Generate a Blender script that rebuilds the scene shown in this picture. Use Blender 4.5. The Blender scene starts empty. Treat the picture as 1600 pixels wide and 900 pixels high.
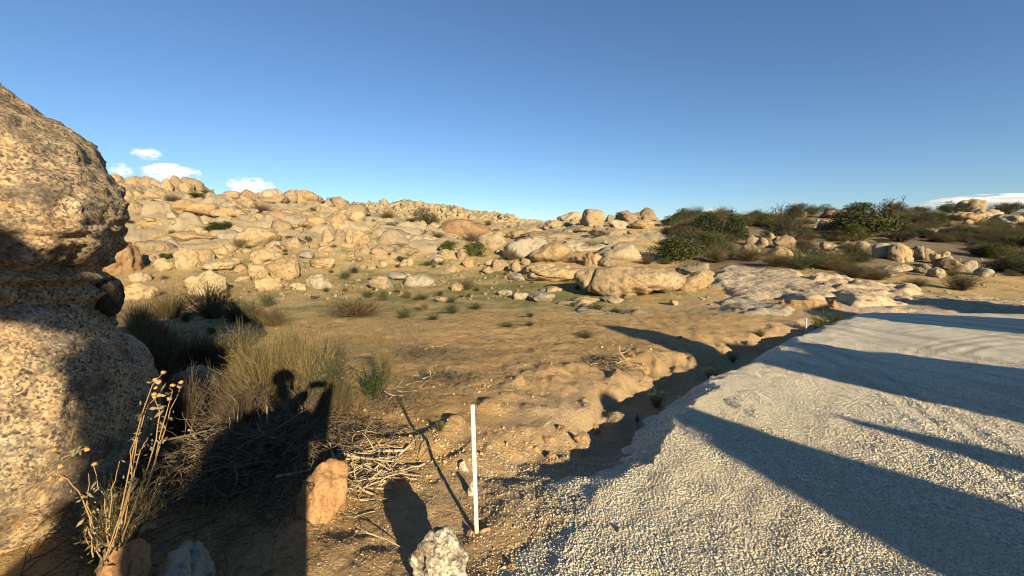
import bpy, bmesh, math, random
import numpy as np
from mathutils import Vector, Matrix, Euler

SC = bpy.context.scene
COL = SC.collection
RNG = np.random.default_rng(7)
random.seed(7)

# ------------------------------------------------------------------ camera
F = 625.0                      # focal length in photograph pixels (1600 wide)
CAM_H = 1.65
PITCH = math.atan(80 / 625)
cam_d = bpy.data.cameras.new("camera")
cam_d.sensor_width = 36
cam_d.lens = 36 * F / 1600
cam_d.clip_start = 0.02
cam_d.clip_end = 12000
cam = bpy.data.objects.new("camera", cam_d)
COL.objects.link(cam)
cam.location = (0, 0, CAM_H)
cam.rotation_euler = (math.pi / 2 - PITCH, 0, 0)
SC.camera = cam

# ------------------------------------------------------------------ light
SUN = Vector((0.48, -0.9614, 0.365)).normalized()      # direction towards the sun
SUN_EL = math.asin(SUN.z)
SUN_ROT = math.atan2(SUN.x, SUN.y)
world = bpy.data.worlds.new("World")
SC.world = world
world.use_nodes = True
wn = world.node_tree
bg = wn.nodes["Background"]
sky = wn.nodes.new("ShaderNodeTexSky")
sky.sky_type = 'NISHITA'
sky.sun_disc = False
sky.sun_elevation = SUN_EL
sky.sun_rotation = SUN_ROT
sky.altitude = 300
sky.air_density = 1.0
sky.dust_density = 0.0
sky.ozone_density = 5.0
wn.links.new(sky.outputs[0], bg.inputs[0])
bg.inputs[1].default_value = 0.063
sun_d = bpy.data.lights.new("sun", 'SUN')
sun_d.energy = 5.0
sun_d.angle = math.radians(0.5)
sun_d.color = (1.0, 0.83, 0.585)
sun_o = bpy.data.objects.new("sun", sun_d)
COL.objects.link(sun_o)
sun_o.rotation_euler = SUN.to_track_quat('Z', 'Y').to_euler()
SC.view_settings.view_transform = 'Standard'
SC.view_settings.look = 'None'
SC.view_settings.exposure = 1.12
SC.view_settings.gamma = 1.0
SC.view_settings.use_curve_mapping = False
SC.cycles.max_bounces = 7
SC.cycles.diffuse_bounces = 3
SC.cycles.transparent_max_bounces = 8
SC.cycles.volume_bounces = 6
SC.cycles.filter_width = 1.0

# ------------------------------------------------------------------ numeric helpers
def sst(a, b, x):
    t = np.clip((np.asarray(x, float) - a) / (b - a), 0, 1)
    return t * t * (3 - 2 * t)

def _hash(i, j, k, seed):
    n = (i.astype(np.uint32) * np.uint32(374761393) + j.astype(np.uint32) * np.uint32(668265263)
         + k.astype(np.uint32) * np.uint32(2147483647) + np.uint32((seed * 974711 + 12345) & 0xffffffff))
    n = (n ^ (n >> np.uint32(13))) * np.uint32(1274126177)
    n = n ^ (n >> np.uint32(16))
    return (n & np.uint32(0xffffff)).astype(np.float64) / 8388607.5 - 1

def vnoise(p, seed=0):
    f = np.floor(p)
    t = p - f
    t = t * t * t * (t * (t * 6 - 15) + 10)
    f = f.astype(np.int64)
    i, j, k = f[:, 0], f[:, 1], f[:, 2]
    out = 0
    for a in (0, 1):
        wx = t[:, 0] if a else 1 - t[:, 0]
        for b in (0, 1):
            wy = t[:, 1] if b else 1 - t[:, 1]
            for c in (0, 1):
                wz = t[:, 2] if c else 1 - t[:, 2]
                out = out + wx * wy * wz * _hash(i + a, j + b, k + c, seed)
    return out

def fbm(p, octaves=4, seed=0, gain=0.5):
    p = np.asarray(p, float)
    s, a = 0, 1.0
    for o in range(octaves):
        s = s + a * vnoise(p * (2.03 ** o) + o * 17.3, seed + o)
        a *= gain
    return s

def voronoi(x, y, s, seed):
    """distance to the nearest cell border and a random number per cell"""
    u, v = x * s, y * s
    iu, iv = np.floor(u).astype(np.int64), np.floor(v).astype(np.int64)
    f1 = np.full(x.shape, 9.0); f2 = f1.copy(); rn = np.zeros(x.shape)
    for a in (-1, 0, 1):
        for b in (-1, 0, 1):
            i, j = iu + a, iv + b; o = np.zeros_like(i)
            d = np.hypot(i + .5 + .45 * _hash(i, j, o, seed) - u, j + .5 + .45 * _hash(i, j, o + 1, seed) - v)
            r = _hash(i, j, o + 2, seed) * .5 + .5
            near = d < f1
            f2 = np.where(near, f1, np.minimum(f2, d)); rn = np.where(near, r, rn); f1 = np.where(near, d, f1)
    return f2 - f1, rn

def P3(x, y, s):
    x = np.asarray(x, float)
    return np.stack([x * s, np.asarray(y, float) * s, np.zeros_like(x)], 1)

def ray(px, py):
    """direction of a photograph pixel, scaled to y = 1"""
    xx, yy = (px - 800) / F, (450 - py) / F
    y = math.cos(PITCH) + yy * math.sin(PITCH)
    z = -math.sin(PITCH) + yy * math.cos(PITCH)
    return xx / y, z / y

# ------------------------------------------------------------------ terrain
SLOPE = 0.09
YK = np.array([14, 17, 21, 25, 32, 40, 50, 60, 72, 90, 130, 180, 210, 300, 500, 3000.])
TAB = {
    -300: [503, 487, 463, 441, 408, 372, 328, 288, 290, 310, 340, 355, 360, 366, 370, 371],
    200:  [503, 487, 463, 441, 408, 372, 328, 290, 292, 310, 340, 355, 360, 366, 370, 371],
    330:  [503, 487, 463, 442, 410, 374, 336, 310, 314, 325, 345, 358, 361, 366, 370, 371],
    450:  [503, 487, 466, 448, 415, 380, 342, 319, 320, 330, 345, 355, 358, 366, 370, 371],
    550:  [503, 487, 468, 451, 418, 386, 354, 336, 337, 342, 338, 320, 324, 352, 368, 371],
    650:  [503, 488, 470, 455, 427, 399, 373, 355, 353, 350, 338, 317, 322, 350, 368, 371],
    720:  [503, 488, 471, 457, 430, 404, 380, 363, 356, 352, 342, 328, 333, 352, 368, 371],
    780:  [503, 488, 471, 458, 432, 407, 385, 369, 358, 352, 348, 342, 344, 355, 368, 371],
    850:  [503, 488, 470, 453, 427, 402, 380, 363, 352, 348, 346, 347, 350, 358, 368, 371],
    930:  [503, 488, 468, 450, 423, 396, 370, 355, 351, 352, 354, 356, 358, 362, 368, 371],
    1000: [503, 487, 465, 449, 422, 394, 366, 352, 346, 350, 354, 356, 358, 362, 368, 371],
    1100: [502, 484, 462, 444, 420, 396, 374, 357, 344, 338, 346, 352, 356, 362, 368, 371],
    1250: [501, 481, 458, 438, 414, 392, 371, 354, 342, 332, 340, 350, 355, 362, 368, 371],
    1400: [502, 483, 464, 445, 417, 395, 375, 359, 345, 333, 340, 350, 355, 362, 368, 371],
    1600: [503, 487, 469, 451, 422, 398, 378, 361, 344, 331, 338, 350, 355, 362, 368, 371],
    2400: [503, 487, 469, 451, 422, 398, 378, 361, 344, 331, 338, 350, 355, 362, 368, 371],
}
_cols = np.array(sorted(TAB))
_cg = np.arange(-600, 2401, 20.0)
_lg = np.linspace(math.log(14), math.log(3000), 260)
_t = np.array([np.interp(_lg, np.log(YK), TAB[c]) for c in _cols])
_T = np.array([np.interp(_cg, _cols, _t[:, k]) for k in range(len(_lg))]).T
def _blur(a, s, axis):
    r = int(3 * s)
    k = np.exp(-0.5 * (np.arange(-r, r + 1) / s) ** 2); k /= k.sum()
    pad = [(0, 0), (0, 0)]; pad[axis] = (r, r)
    ap = np.pad(a, pad, 'edge')
    return np.apply_along_axis(lambda v: np.convolve(v, k, 'valid'), axis, ap)
_T = _blur(_blur(_T, 2.0, 0), 2.2, 1)

def plane_z(y):
    y = np.asarray(y, float)
    return -SLOPE * np.where(y > 1, y - 0.5, np.where(y > 0, 0.5 * y * y, 0.0)) - 0.0

def on_plane(px, py):
    dx, dz = ray(px, py)
    y = (CAM_H - SLOPE * 0.5) / (-dz - SLOPE)
    return dx * y, y

_edge_px = [(838, 915), (862, 862), (893, 812), (915, 782), (948, 752), (985, 722), (1002, 698), (1026, 672), (1054, 646),
            (1078, 618), (1103, 598), (1150, 575), (1195, 553), (1230, 533), (1262, 518), (1300, 503), (1338, 491)]
_top_px = [(1352, 487.5), (1400, 488), (1450, 487), (1520, 488), (1600, 488), (1800, 488)]
EDGE = [(-8, -40), (-3, -9), (-0.7, -2), (-0.15, 0.3), (0.1, 1.5)] + [on_plane(*p) for p in _edge_px]
POLY = np.array(EDGE + [on_plane(*p) for p in _top_px] + [(60, 17.5), (60, -40)])

def road_sd(x, y):
    """signed distance to the edge of the gravel, positive inside"""
    x = np.asarray(x, float); y = np.asarray(y, float)
    d2 = np.full(x.shape, 1e9); ins = np.zeros(x.shape, bool)
    n = len(POLY)
    for i in range(n):
        ax, ay = POLY[i]; bx, by = POLY[(i + 1) % n]
        ex, ey = bx - ax, by - ay
        t = np.clip(((x - ax) * ex + (y - ay) * ey) / (ex * ex + ey * ey), 0, 1)
        d2 = np.minimum(d2, (x - ax - t * ex) ** 2 + (y - ay - t * ey) ** 2)
        c = ((ay > y) != (by > y))
        if ey != 0:
            ins ^= c & (x < ax + (y - ay) / ey * ex)
    d = np.sqrt(d2)
    return np.where(ins, d, -d)

def _base(x, y):
    x = np.asarray(x, float); y = np.asarray(y, float)
    r = np.hypot(x, y); th = np.arctan2(x, y)
    yp = r * np.cos(np.minimum(np.abs(th), 0.96))
    col = 800 + F * np.tan(np.clip(th, -1.14, 1.14))
    ci = np.clip((col - _cg[0]) / 20.0, 0, len(_cg) - 1.001)
    li = np.clip((np.log(np.maximum(yp, 14)) - _lg[0]) / (_lg[1] - _lg[0]), 0, len(_lg) - 1.001)
    c0 = ci.astype(int); l0 = li.astype(int); cf = ci - c0; lf = li - l0
    py = ((_T[c0, l0] * (1 - cf) + _T[c0 + 1, l0] * cf) * (1 - lf)
          + (_T[c0, l0 + 1] * (1 - cf) + _T[c0 + 1, l0 + 1] * cf) * lf)
    yy = (450 - py) / F
    dz = (-math.sin(PITCH) + yy * math.cos(PITCH)) / (math.cos(PITCH) + yy * math.sin(PITCH))
    w = sst(14.5, 18, yp) * (1 - sst(1.35, 1.9, np.abs(th)))
    return plane_z(y) * (1 - w) + (CAM_H + dz * yp) * w, w, col, yp

def hill_mask(col, yp):
    """how rocky and rough the ground is: the left hill, the back hill, the knolls"""
    left = (1 - sst(700, 900, col)) * sst(26, 40, yp)
    right = sst(1000, 1100, col) * sst(24, 34, yp) * 0.5
    return np.clip(left + right, 0, 1)

def outcrop(x, y):
    """height of the bare blocky rock that breaks through the left hill and the knolls"""
    _, _, col, yp = _base(x, y)
    m = (1 - sst(640, 800, col)) * sst(27, 46, yp) + 0.8 * np.exp(-((col - 930) / 120) ** 2) * sst(38, 50, yp)
    m = m * (1 - sst(95, 120, yp))
    h = np.zeros_like(x)
    k = m > 0.02
    if k.any():
        X, Y = x[k], y[k]
        wx = X + 0.9 * fbm(P3(X, Y, 0.35), 3, 71); wy = Y + 0.9 * fbm(P3(X, Y, 0.35), 3, 72)
        e1, r1 = voronoi(wx, wy * .8, 0.26, 73); e2, r2 = voronoi(wx, wy, 0.75, 74)
        patch = sst(0.62, 0.38, r1 - 0.35 * m[k] + 0.25 * fbm(P3(X, Y, 0.12), 3, 75))
        h[k] = m[k] * patch * (1.5 * r1 * np.minimum(1, e1 * 3.2) ** .5 + 0.55 * r2 * np.minimum(1, e2 * 4) ** .5 - 0.25)
    return h

def drop_of(y):
    return (0.03 + 0.33 * sst(2.5, 4.2, y)) * (1 - 0.45 * sst(9, 15, y))

def ground_z(x, y, fine=True):
    x = np.asarray(x, float); y = np.asarray(y, float)
    z, w, col, yp = _base(x, y)
    near = (np.abs(x) < 40) & (np.abs(y) < 40)
    sd = np.full(x.shape, -50.0)
    if near.any():
        sd[near] = road_sd(x[near], y[near])
    z = z + 0.06 * fbm(P3(x, y, 0.45), 3, 3) * sst(1.5, 6, yp) * (1 - 0.8 * sst(-1, 0, sd))
    hm = hill_mask(col, yp)
    z = z + hm * (0.30 * fbm(P3(x, y, 0.16), 3, 5) + 0.22 * np.abs(fbm(P3(x, y, 0.5), 3, 8)))
    fr = (col > 540) * (col < 800) * sst(120, 150, yp) * (1 - sst(230, 260, yp))
    z = z + fr * 1.2 * fbm(P3(x, y, 0.1), 3, 15)
    wob = 0.30 * fbm(P3(x, y, 1.3), 3, 21) + 0.14 * fbm(P3(x, y, 4.5), 3, 22)
    s = sd + wob * (sd < 0.6)
    prof = np.interp(s, [-3.2, -1.9, -1.1, -0.68, -0.36, 0.0, 0.5], [0, 0.05, 0.25, 0.9, 1.0, 1.0, 1.05])
    z = z - drop_of(y) * prof * (sd > -5) * (yp < 20) * (y > 0.5)
    berm = sst(-2.6, -1.8, s) * (1 - sst(-1.3, -0.8, s)) * sst(2.6, 3.6, y) * (1 - sst(7, 10, y))
    z = z + berm * (0.02 + 0.10 * np.maximum(0, fbm(P3(x, y, 2.9), 3, 31, .5)))
    if fine:
        z = z + outcrop(x, y)
        g = (1 - sst(20, 60, yp))
        z = z + g * 0.019 * fbm(P3(x, y, 3.8), 5, 41, 0.62)
        z = z + g * 0.03 * np.maximum(0, fbm(P3(x, y, 1.6), 3, 44) - 0.25)
    return z

_tr_px = [[(1640, 800), (1500, 690), (1400, 620), (1320, 575), (1260, 545)], [(1640, 760), (1560, 700), (1470, 640), (1390, 590), (1320, 553)],
          [(1420, 556), (1440, 543), (1480, 533), (1540, 524), (1640, 516)], [(1436, 560), (1456, 547), (1500, 537), (1560, 530), (1640, 524)], [(1400, 520), (1500, 508), (1640, 502)],
          [(1210, 530), (1300, 508), (1400, 497)], [(1500, 552), (1540, 540), (1640, 533)]]
TRACKS = [np.array([on_plane(*q) for q in t]) for t in _tr_px]
def track_amount(x, y):
    d = np.full(x.shape, 9.0)
    for T in TRACKS:
        for (ax, ay), (bx, by) in zip(T[:-1], T[1:]):
            ex, ey = bx - ax, by - ay
            t = np.clip(((x - ax) * ex + (y - ay) * ey) / (ex * ex + ey * ey), 0, 1)
            d = np.minimum(d, np.hypot(x - ax - t * ex, y - ay - t * ey))
    d = d + 0.03 * fbm(P3(x, y, 3), 2, 63)
    return np.exp(-(d / 0.06) ** 2) - 0.55 * np.exp(-((d - 0.15) / 0.05) ** 2)

def road_z(x, y):
    x = np.asarray(x, float); y = np.asarray(y, float)
    sd = road_sd(x, y)
    wob = 0.09 * fbm(P3(x, y, 1.7), 3, 51) + 0.06 * fbm(P3(x, y, 6), 2, 52)
    s = sd + wob * (sd < 0.8)
    z, w, col, yp = _base(x, y)
    z = z + 0.012 * fbm(P3(x, y, 1.1), 3, 55) + 0.006 * fbm(P3(x, y, 6), 2, 57)
    lip = sst(-0.1, 0.35, s) * (1 - sst(0.5, 1.4, s))
    z = z + 0.014 * lip * sst(3, 6, y) * (1 + fbm(P3(x, y, 1.5), 2, 58))
    z = z + 0.035 * np.maximum(0, fbm(P3(x, y, 3.2), 2, 59) - 0.1) * lip * sst(2, 4, y)
    z = z - 0.009 * track_amount(x, y) * sst(.3, 1.2, s)
    d = drop_of(y)
    top = (y > 15.5) & (sd < 1.0)
    return z - np.where(s < 0.12, np.maximum(0, (0.12 - s)) * np.where(s < 0.12, 0.55 * sst(0.05, 0.3, d) + 0.18, 0), 0) * (1 + 0.0 * top)

_YS = np.geomspace(1.2, 320, 2200)
def gp(px, py):
    """the first point of the ground a photograph pixel shows"""
    dx, dz = ray(px, py)
    X = dx * _YS
    d = CAM_H + dz * _YS - ground_z(X, _YS, False)
    i = np.argmax(d < 0)
    if d[i] >= 0:
        m = (_YS < 110)
        i = int(np.argmin(np.where(m, d / _YS, 1e9)))
    y = _YS[i]
    if i > 0 and d[i] < 0:
        t = d[i - 1] / (d[i - 1] - d[i] + 1e-12)
        y = _YS[i - 1] + t * (_YS[i] - _YS[i - 1])
    return dx * y, y, float(ground_z(np.array([dx * y]), np.array([y]), True)[0])

def gz(x, y):
    return float(ground_z(np.array([float(x)]), np.array([float(y)]))[0])

# ------------------------------------------------------------------ object helpers
def tag(o, label=None, cat=None, group=None, kind=None):
    if label: o["label"] = label
    if cat: o["category"] = cat
    if group: o["group"] = group
    if kind: o["kind"] = kind
    return o

def make_mesh(name, v, f, mats=None, smooth=True, attrs=None, fmat=None):
    v = np.asarray(v, np.float32); f = np.asarray(f, np.int32)
    m = bpy.data.meshes.new(name)
    k = f.shape[1]
    m.vertices.add(len(v)); m.vertices.foreach_set("co", v.ravel())
    m.loops.add(f.size); m.loops.foreach_set("vertex_index", f.ravel())
    m.polygons.add(len(f)); m.polygons.foreach_set("loop_start", np.arange(0, f.size, k, dtype=np.int32))
    if smooth:
        m.polygons.foreach_set("use_smooth", np.ones(len(f), bool))
    if mats:
        for mm in (mats if isinstance(mats, (list, tuple)) else [mats]):
            m.materials.append(mm)
    if fmat is not None:
        m.polygons.foreach_set("material_index", np.asarray(fmat, np.int32))
    for a, val in (attrs or {}).items():
        at = m.attributes.new(a, 'FLOAT', 'POINT')
        at.data.foreach_set("value", np.asarray(val, np.float32))
    m.update(calc_edges=True)
    return m

def link(name, mesh, parent=None, loc=None, rot=None, scale=None):
    o = bpy.data.objects.new(name, mesh)
    COL.objects.link(o)
    if parent is not None: o.parent = parent
    if loc is not None: o.location = loc
    if rot is not None: o.rotation_euler = rot
    if scale is not None: o.scale = scale
    return o

def empty(name, loc=(0, 0, 0), rz=0.0, scale=None):
    o = bpy.data.objects.new(name, None)
    COL.objects.link(o)
    o.location = loc; o.rotation_euler = (0, 0, rz)
    o.empty_display_size = 0.2
    if scale: o.scale = scale
    return o

_ico = {}
def ico(n):
    if n not in _ico:
        b = bmesh.new(); bmesh.ops.create_icosphere(b, subdivisions=n, radius=1.0)
        _ico[n] = (np.array([x.co[:] for x in b.verts]), np.array([[q.index for q in x.verts] for x in b.faces]))
        b.free()
    return _ico[n]

def rand_rot(n, rng):
    q = rng.normal(size=(n, 4)); q /= np.linalg.norm(q, axis=1)[:, None]
    w, x, y, z = q.T
    return np.stack([np.stack([1 - 2 * (y * y + z * z), 2 * (x * y - z * w), 2 * (x * z + y * w)], -1),
                     np.stack([2 * (x * y + z * w), 1 - 2 * (x * x + z * z), 2 * (y * z - x * w)], -1),
                     np.stack([2 * (x * z - y * w), 2 * (y * z + x * w), 1 - 2 * (x * x + y * y)], -1)], 1)

def scatter_stones(pos, size, rng, level=1, flat=0.7, nshape=12):
    """many small irregular stones merged into one set of verts and faces"""
    v0, f0 = ico(level)
    shapes = []
    for _ in range(nshape):
        s = v0 * (1 + 0.28 * rng.normal(size=(len(v0), 1)).clip(-1.3, 1.3)) * np.array([1, rng.uniform(.65, 1), rng.uniform(.5, .85) * flat / 0.7])
        shapes.append(s)
    shapes = np.array(shapes)
    n = len(pos)
    R = rand_rot(n, rng)
    sh = shapes[rng.integers(0, nshape, n)] * size[:, None, None]
    v = np.einsum('nij,nkj->nki', R, sh) + pos[:, None, :]
    f = (f0[None] + (np.arange(n) * len(v0))[:, None, None])
    return v.reshape(-1, 3), f.reshape(-1, 3), np.repeat(rng.random(n), len(v0))

def tubes(paths, radii, sides=4):
    """paths (n,k,3), radii (n,k) -> quads"""
    paths = np.asarray(paths, float); radii = np.asarray(radii, float)
    n, k, _ = paths.shape
    d = paths[:, -1] - paths[:, 0]
    d /= np.linalg.norm(d, axis=1)[:, None] + 1e-9
    ref = np.where(np.abs(d[:, 2:3]) < 0.8, np.array([[0, 0, 1.]]), np.array([[1., 0, 0]]))
    a = np.cross(d, ref); a /= np.linalg.norm(a, axis=1)[:, None] + 1e-9
    b = np.cross(d, a)
    ang = np.arange(sides) / sides * 2 * math.pi
    ring = a[:, None] * np.cos(ang)[None, :, None] + b[:, None] * np.sin(ang)[None, :, None]
    v = paths[:, :, None, :] + ring[:, None] * radii[:, :, None, None]
    idx = np.arange(n * k * sides).reshape(n, k, sides)
    nx = np.roll(idx, -1, 2)
    f = np.stack([idx[:, :-1], nx[:, :-1], nx[:, 1:], idx[:, 1:]], -1).reshape(-1, 4)
    return v.reshape(-1, 3), f

def twig_paths(start, direc, length, k, rng, wander=0.25, sag=0.0):
    n = len(start)
    p = np.zeros((n, k, 3)); p[:, 0] = start
    d = direc / (np.linalg.norm(direc, axis=1)[:, None] + 1e-9)
    for i in range(1, k):
        d = d + rng.normal(size=(n, 3)) * wander
        d[:, 2] -= sag
        d /= np.linalg.norm(d, axis=1)[:, None] + 1e-9
        p[:, i] = p[:, i - 1] + d * (length / (k - 1))[:, None]
    return p

# ------------------------------------------------------------------ materials
class M:
    def __init__(s, name):
        s.m = bpy.data.materials.new(name); s.m.use_nodes = True
        s.t = s.m.node_tree; s.n = s.t.nodes; s.l = s.t.links
        s.b = s.n["Principled BSDF"]; s.out = s.n["Material Output"]
        s.b.inputs["Roughness"].default_value = 0.9
        s.b.inputs["Specular IOR Level"].default_value = 0.2
    def nd(s, typ, **kw):
        n = s.n.new(typ)
        for k, v in kw.items(): setattr(n, k, v)
        return n
    def put(s, sock, v):
        if isinstance(v, bpy.types.NodeSocket): s.l.new(v, sock)
        elif v is not None: sock.default_value = v
    def pos(s, scale=(1, 1, 1)):
        g = s.nd("ShaderNodeNewGeometry")
        if scale == (1, 1, 1): return g.outputs["Position"]
        mp = s.nd("ShaderNodeMapping"); mp.inputs["Scale"].default_value = scale
        s.l.new(g.outputs["Position"], mp.inputs[0]); return mp.outputs[0]
    def objc(s):
        return s.nd("ShaderNodeTexCoord").outputs["Object"]
    def noise(s, vec, scale, detail=4, rough=0.55, dist=0.0):
        n = s.nd("ShaderNodeTexNoise"); s.put(n.inputs["Vector"], vec)
        n.inputs["Scale"].default_value = scale; n.inputs["Detail"].default_value = detail
        n.inputs["Roughness"].default_value = rough; n.inputs["Distortion"].default_value = dist
        return n.outputs["Fac"]
    def voro(s, vec, scale, feature='F1', out="Color"):
        n = s.nd("ShaderNodeTexVoronoi", feature=feature); s.put(n.inputs["Vector"], vec)
        n.inputs["Scale"].default_value = scale
        return n.outputs[out]
    def ramp(s, fac, stops):
        n = s.nd("ShaderNodeValToRGB"); e = n.color_ramp.elements
        while len(e) < len(stops): e.new(0.5)
        for q, (p, c) in zip(e, stops):
            q.position = p; q.color = (*c, 1) if not isinstance(c, float) else (c, c, c, 1)
        s.put(n.inputs[0], fac); return n.outputs[0]
    def mix(s, fac, a, b, mode='MIX'):
        n = s.nd("ShaderNodeMix", data_type='RGBA', blend_type=mode)
        s.put(n.inputs[0], fac)
        for sock, v in ((n.inputs[6], a), (n.inputs[7], b)):
            if isinstance(v, tuple): v = (*v, 1) if len(v) == 3 else v
            s.put(sock, v)
        return n.outputs[2]
    def math(s, op, a, b=None):
        n = s.nd("ShaderNodeMath", operation=op)
        s.put(n.inputs[0], a); s.put(n.inputs[1], b); return n.outputs[0]
    def attr(s, name):
        return s.nd("ShaderNodeAttribute", attribute_name=name).outputs["Fac"]
    def sep(s, col):
        n = s.nd("ShaderNodeSeparateColor"); s.put(n.inputs[0], col); return n.outputs
    def orand(s):
        return s.nd("ShaderNodeObjectInfo").outputs["Random"]
    def bump(s, h, strength=0.5, dist=0.05, normal=None):
        n = s.nd("ShaderNodeBump"); n.inputs["Strength"].default_value = strength
        n.inputs["Distance"].default_value = dist; s.put(n.inputs["Height"], h)
        if normal is not None: s.put(n.inputs["Normal"], normal)
        return n.outputs[0]
    def done(s, color, normal=None, rough=None):
        s.put(s.b.inputs["Base Color"], (*color, 1) if isinstance(color, tuple) else color)
        if normal is not None: s.put(s.b.inputs["Normal"], normal)
        if rough is not None: s.b.inputs["Roughness"].default_value = rough
        return s.m

def mat_rock(name, cream, tan, grey, orange, grain=28.0, stain=0.6, bumpd=0.06):
    k = M(name); p = k.pos()
    big = k.noise(p, 0.55, 5, 0.6)
    c = k.mix(k.ramp(big, [(0.38, 0.0), (0.62, 1.0)]), cream, tan)
    n2 = k.noise(p, 1.7, 6, 0.65, 0.6)
    c = k.mix(k.math('MULTIPLY', k.ramp(n2, [(0.50, 0.0), (0.68, 1.0)]), stain), c, orange)
    n3 = k.noise(p, 4.5, 8, 0.75, 0.3)
    c = k.mix(k.math('MULTIPLY', k.ramp(n3, [(0.50, 0.0), (0.62, 1.0)]), 0.75), c, grey)
    n4 = k.noise(p, grain, 3, 0.7)
    c = k.mix(k.ramp(n4, [(0.36, 0.55), (0.5, 0.0)]), c, tuple(x * 0.35 for x in grey))
    r = k.orand()
    c = k.mix(1.0, c, k.ramp(r, [(0.0, (0.78, 0.78, 0.80)), (0.5, (1, 0.97, 0.93)), (1.0, (1.06, 0.98, 0.84))]), 'MULTIPLY')
    h = k.math('ADD', k.math('MULTIPLY', k.noise(p, 1.3, 9, 0.62), 1.0), k.math('MULTIPLY', n4, 0.12))
    return k.done(c, k.bump(h, 0.8, bumpd * 5), 0.92)

def mat_leaf(name, stops, trans=0.35, var=0.35):
    k = M(name)
    c = k.ramp(k.attr("tint"), stops)
    r = k.orand()
    c = k.mix(1.0, c, k.ramp(r, [(0.0, (1 - var, 1 - var, 1 - var)), (0.5, (1, 1, 0.95)), (1.0, (1 + var, 1 + var * .8, 1.0))]), 'MULTIPLY')
    k.done(c, None, 0.75)
    if trans > 0:
        tr = k.nd("ShaderNodeBsdfTranslucent"); k.put(tr.inputs[0], c)
        mx = k.nd("ShaderNodeMixShader"); mx.inputs[0].default_value = trans
        k.l.new(k.b.outputs[0], mx.inputs[1]); k.l.new(tr.outputs[0], mx.inputs[2])
        k.l.new(mx.outputs[0], k.out.inputs[0])
    return k.m

def mat_plain(name, col, rough=0.85, var=0.25, scale=30.0):
    k = M(name)
    n = k.noise(k.pos(), scale, 4, 0.6)
    c = k.mix(n, tuple(x * (1 - var) for x in col), tuple(min(1, x * (1 + var)) for x in col))
    return k.done(c, k.bump(n, 0.4, 0.01), rough)

# the dirt field, its grass and its litter
def mat_ground():
    k = M("dirt_and_grass"); p = k.pos()
    dirt = k.mix(k.ramp(k.noise(p, 0.35, 6, 0.6), [(0.35, 0.0), (0.65, 1.0)]), (0.62, 0.385, 0.145), (0.64, 0.45, 0.20))
    dirt = k.mix(k.ramp(k.noise(p, 2.3, 7, 0.7, 0.4), [(0.42, 0.75), (0.58, 0.0)]), dirt, (0.48, 0.29, 0.105))
    dirt = k.mix(k.ramp(k.noise(p, 60, 3, 0.7), [(0.35, 0.6), (0.5, 0.0)]), dirt, (0.20, 0.13, 0.065))
    dirt = k.mix(k.ramp(k.noise(p, 34, 2, 0.6), [(0.62, 0.0), (0.72, 0.7)]), dirt, (0.58, 0.48, 0.34))
    # greyer road side strip, paler ground by the road end
    dirt = k.mix(k.attr("pale"), dirt, k.mix(k.noise(p, 1.5, 6, 0.65), (0.34, 0.29, 0.22), (0.50, 0.43, 0.33)))
    straw = k.mix(k.noise(p, 3.0, 6, 0.7), (0.32, 0.245, 0.105), (0.46, 0.36, 0.165))
    green = k.mix(k.noise(p, 4.0, 6, 0.7), (0.10, 0.115, 0.03), (0.23, 0.215, 0.07))
    litter = k.mix(k.noise(p, 9, 6, 0.7), (0.10, 0.072, 0.045), (0.24, 0.18, 0.11))
    g = k.attr("grass")
    patch = k.math('ADD', g, k.math('MULTIPLY', k.math('SUBTRACT', k.noise(p, 0.5, 8, 0.72), 0.5), 2.2))
    c = k.mix(k.ramp(patch, [(0.25, 0.0), (0.55, 0.8)]), dirt, straw)
    c = k.mix(k.ramp(patch, [(0.55, 0.0), (0.85, 0.85)]), c, green)
    l = k.math('ADD', k.attr("litter"), k.math('MULTIPLY', k.math('SUBTRACT', k.noise(p, 1.2, 9, 0.8), 0.5), 1.6))
    c = k.mix(k.ramp(l, [(0.35, 0.0), (0.7, 0.85)]), c, litter)
    rock = k.mix(k.noise(p, 1.2, 9, 0.7), (0.30, 0.235, 0.14), (0.45, 0.365, 0.22))
    rk = k.math('ADD', k.attr("rock"), k.math('MULTIPLY', k.math('SUBTRACT', k.noise(p, 0.45, 8, 0.7), 0.5), 2.0))
    c = k.mix(k.ramp(rk, [(0.45, 0.0), (0.55, 1.0)]), c, rock)
    h = k.math('ADD', k.noise(p, 5, 10, 0.72), k.math('MULTIPLY', k.noise(p, 55, 4, 0.7), 0.35))
    return k.done(c, k.bump(h, 1.0, 0.14), 0.95)

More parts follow.
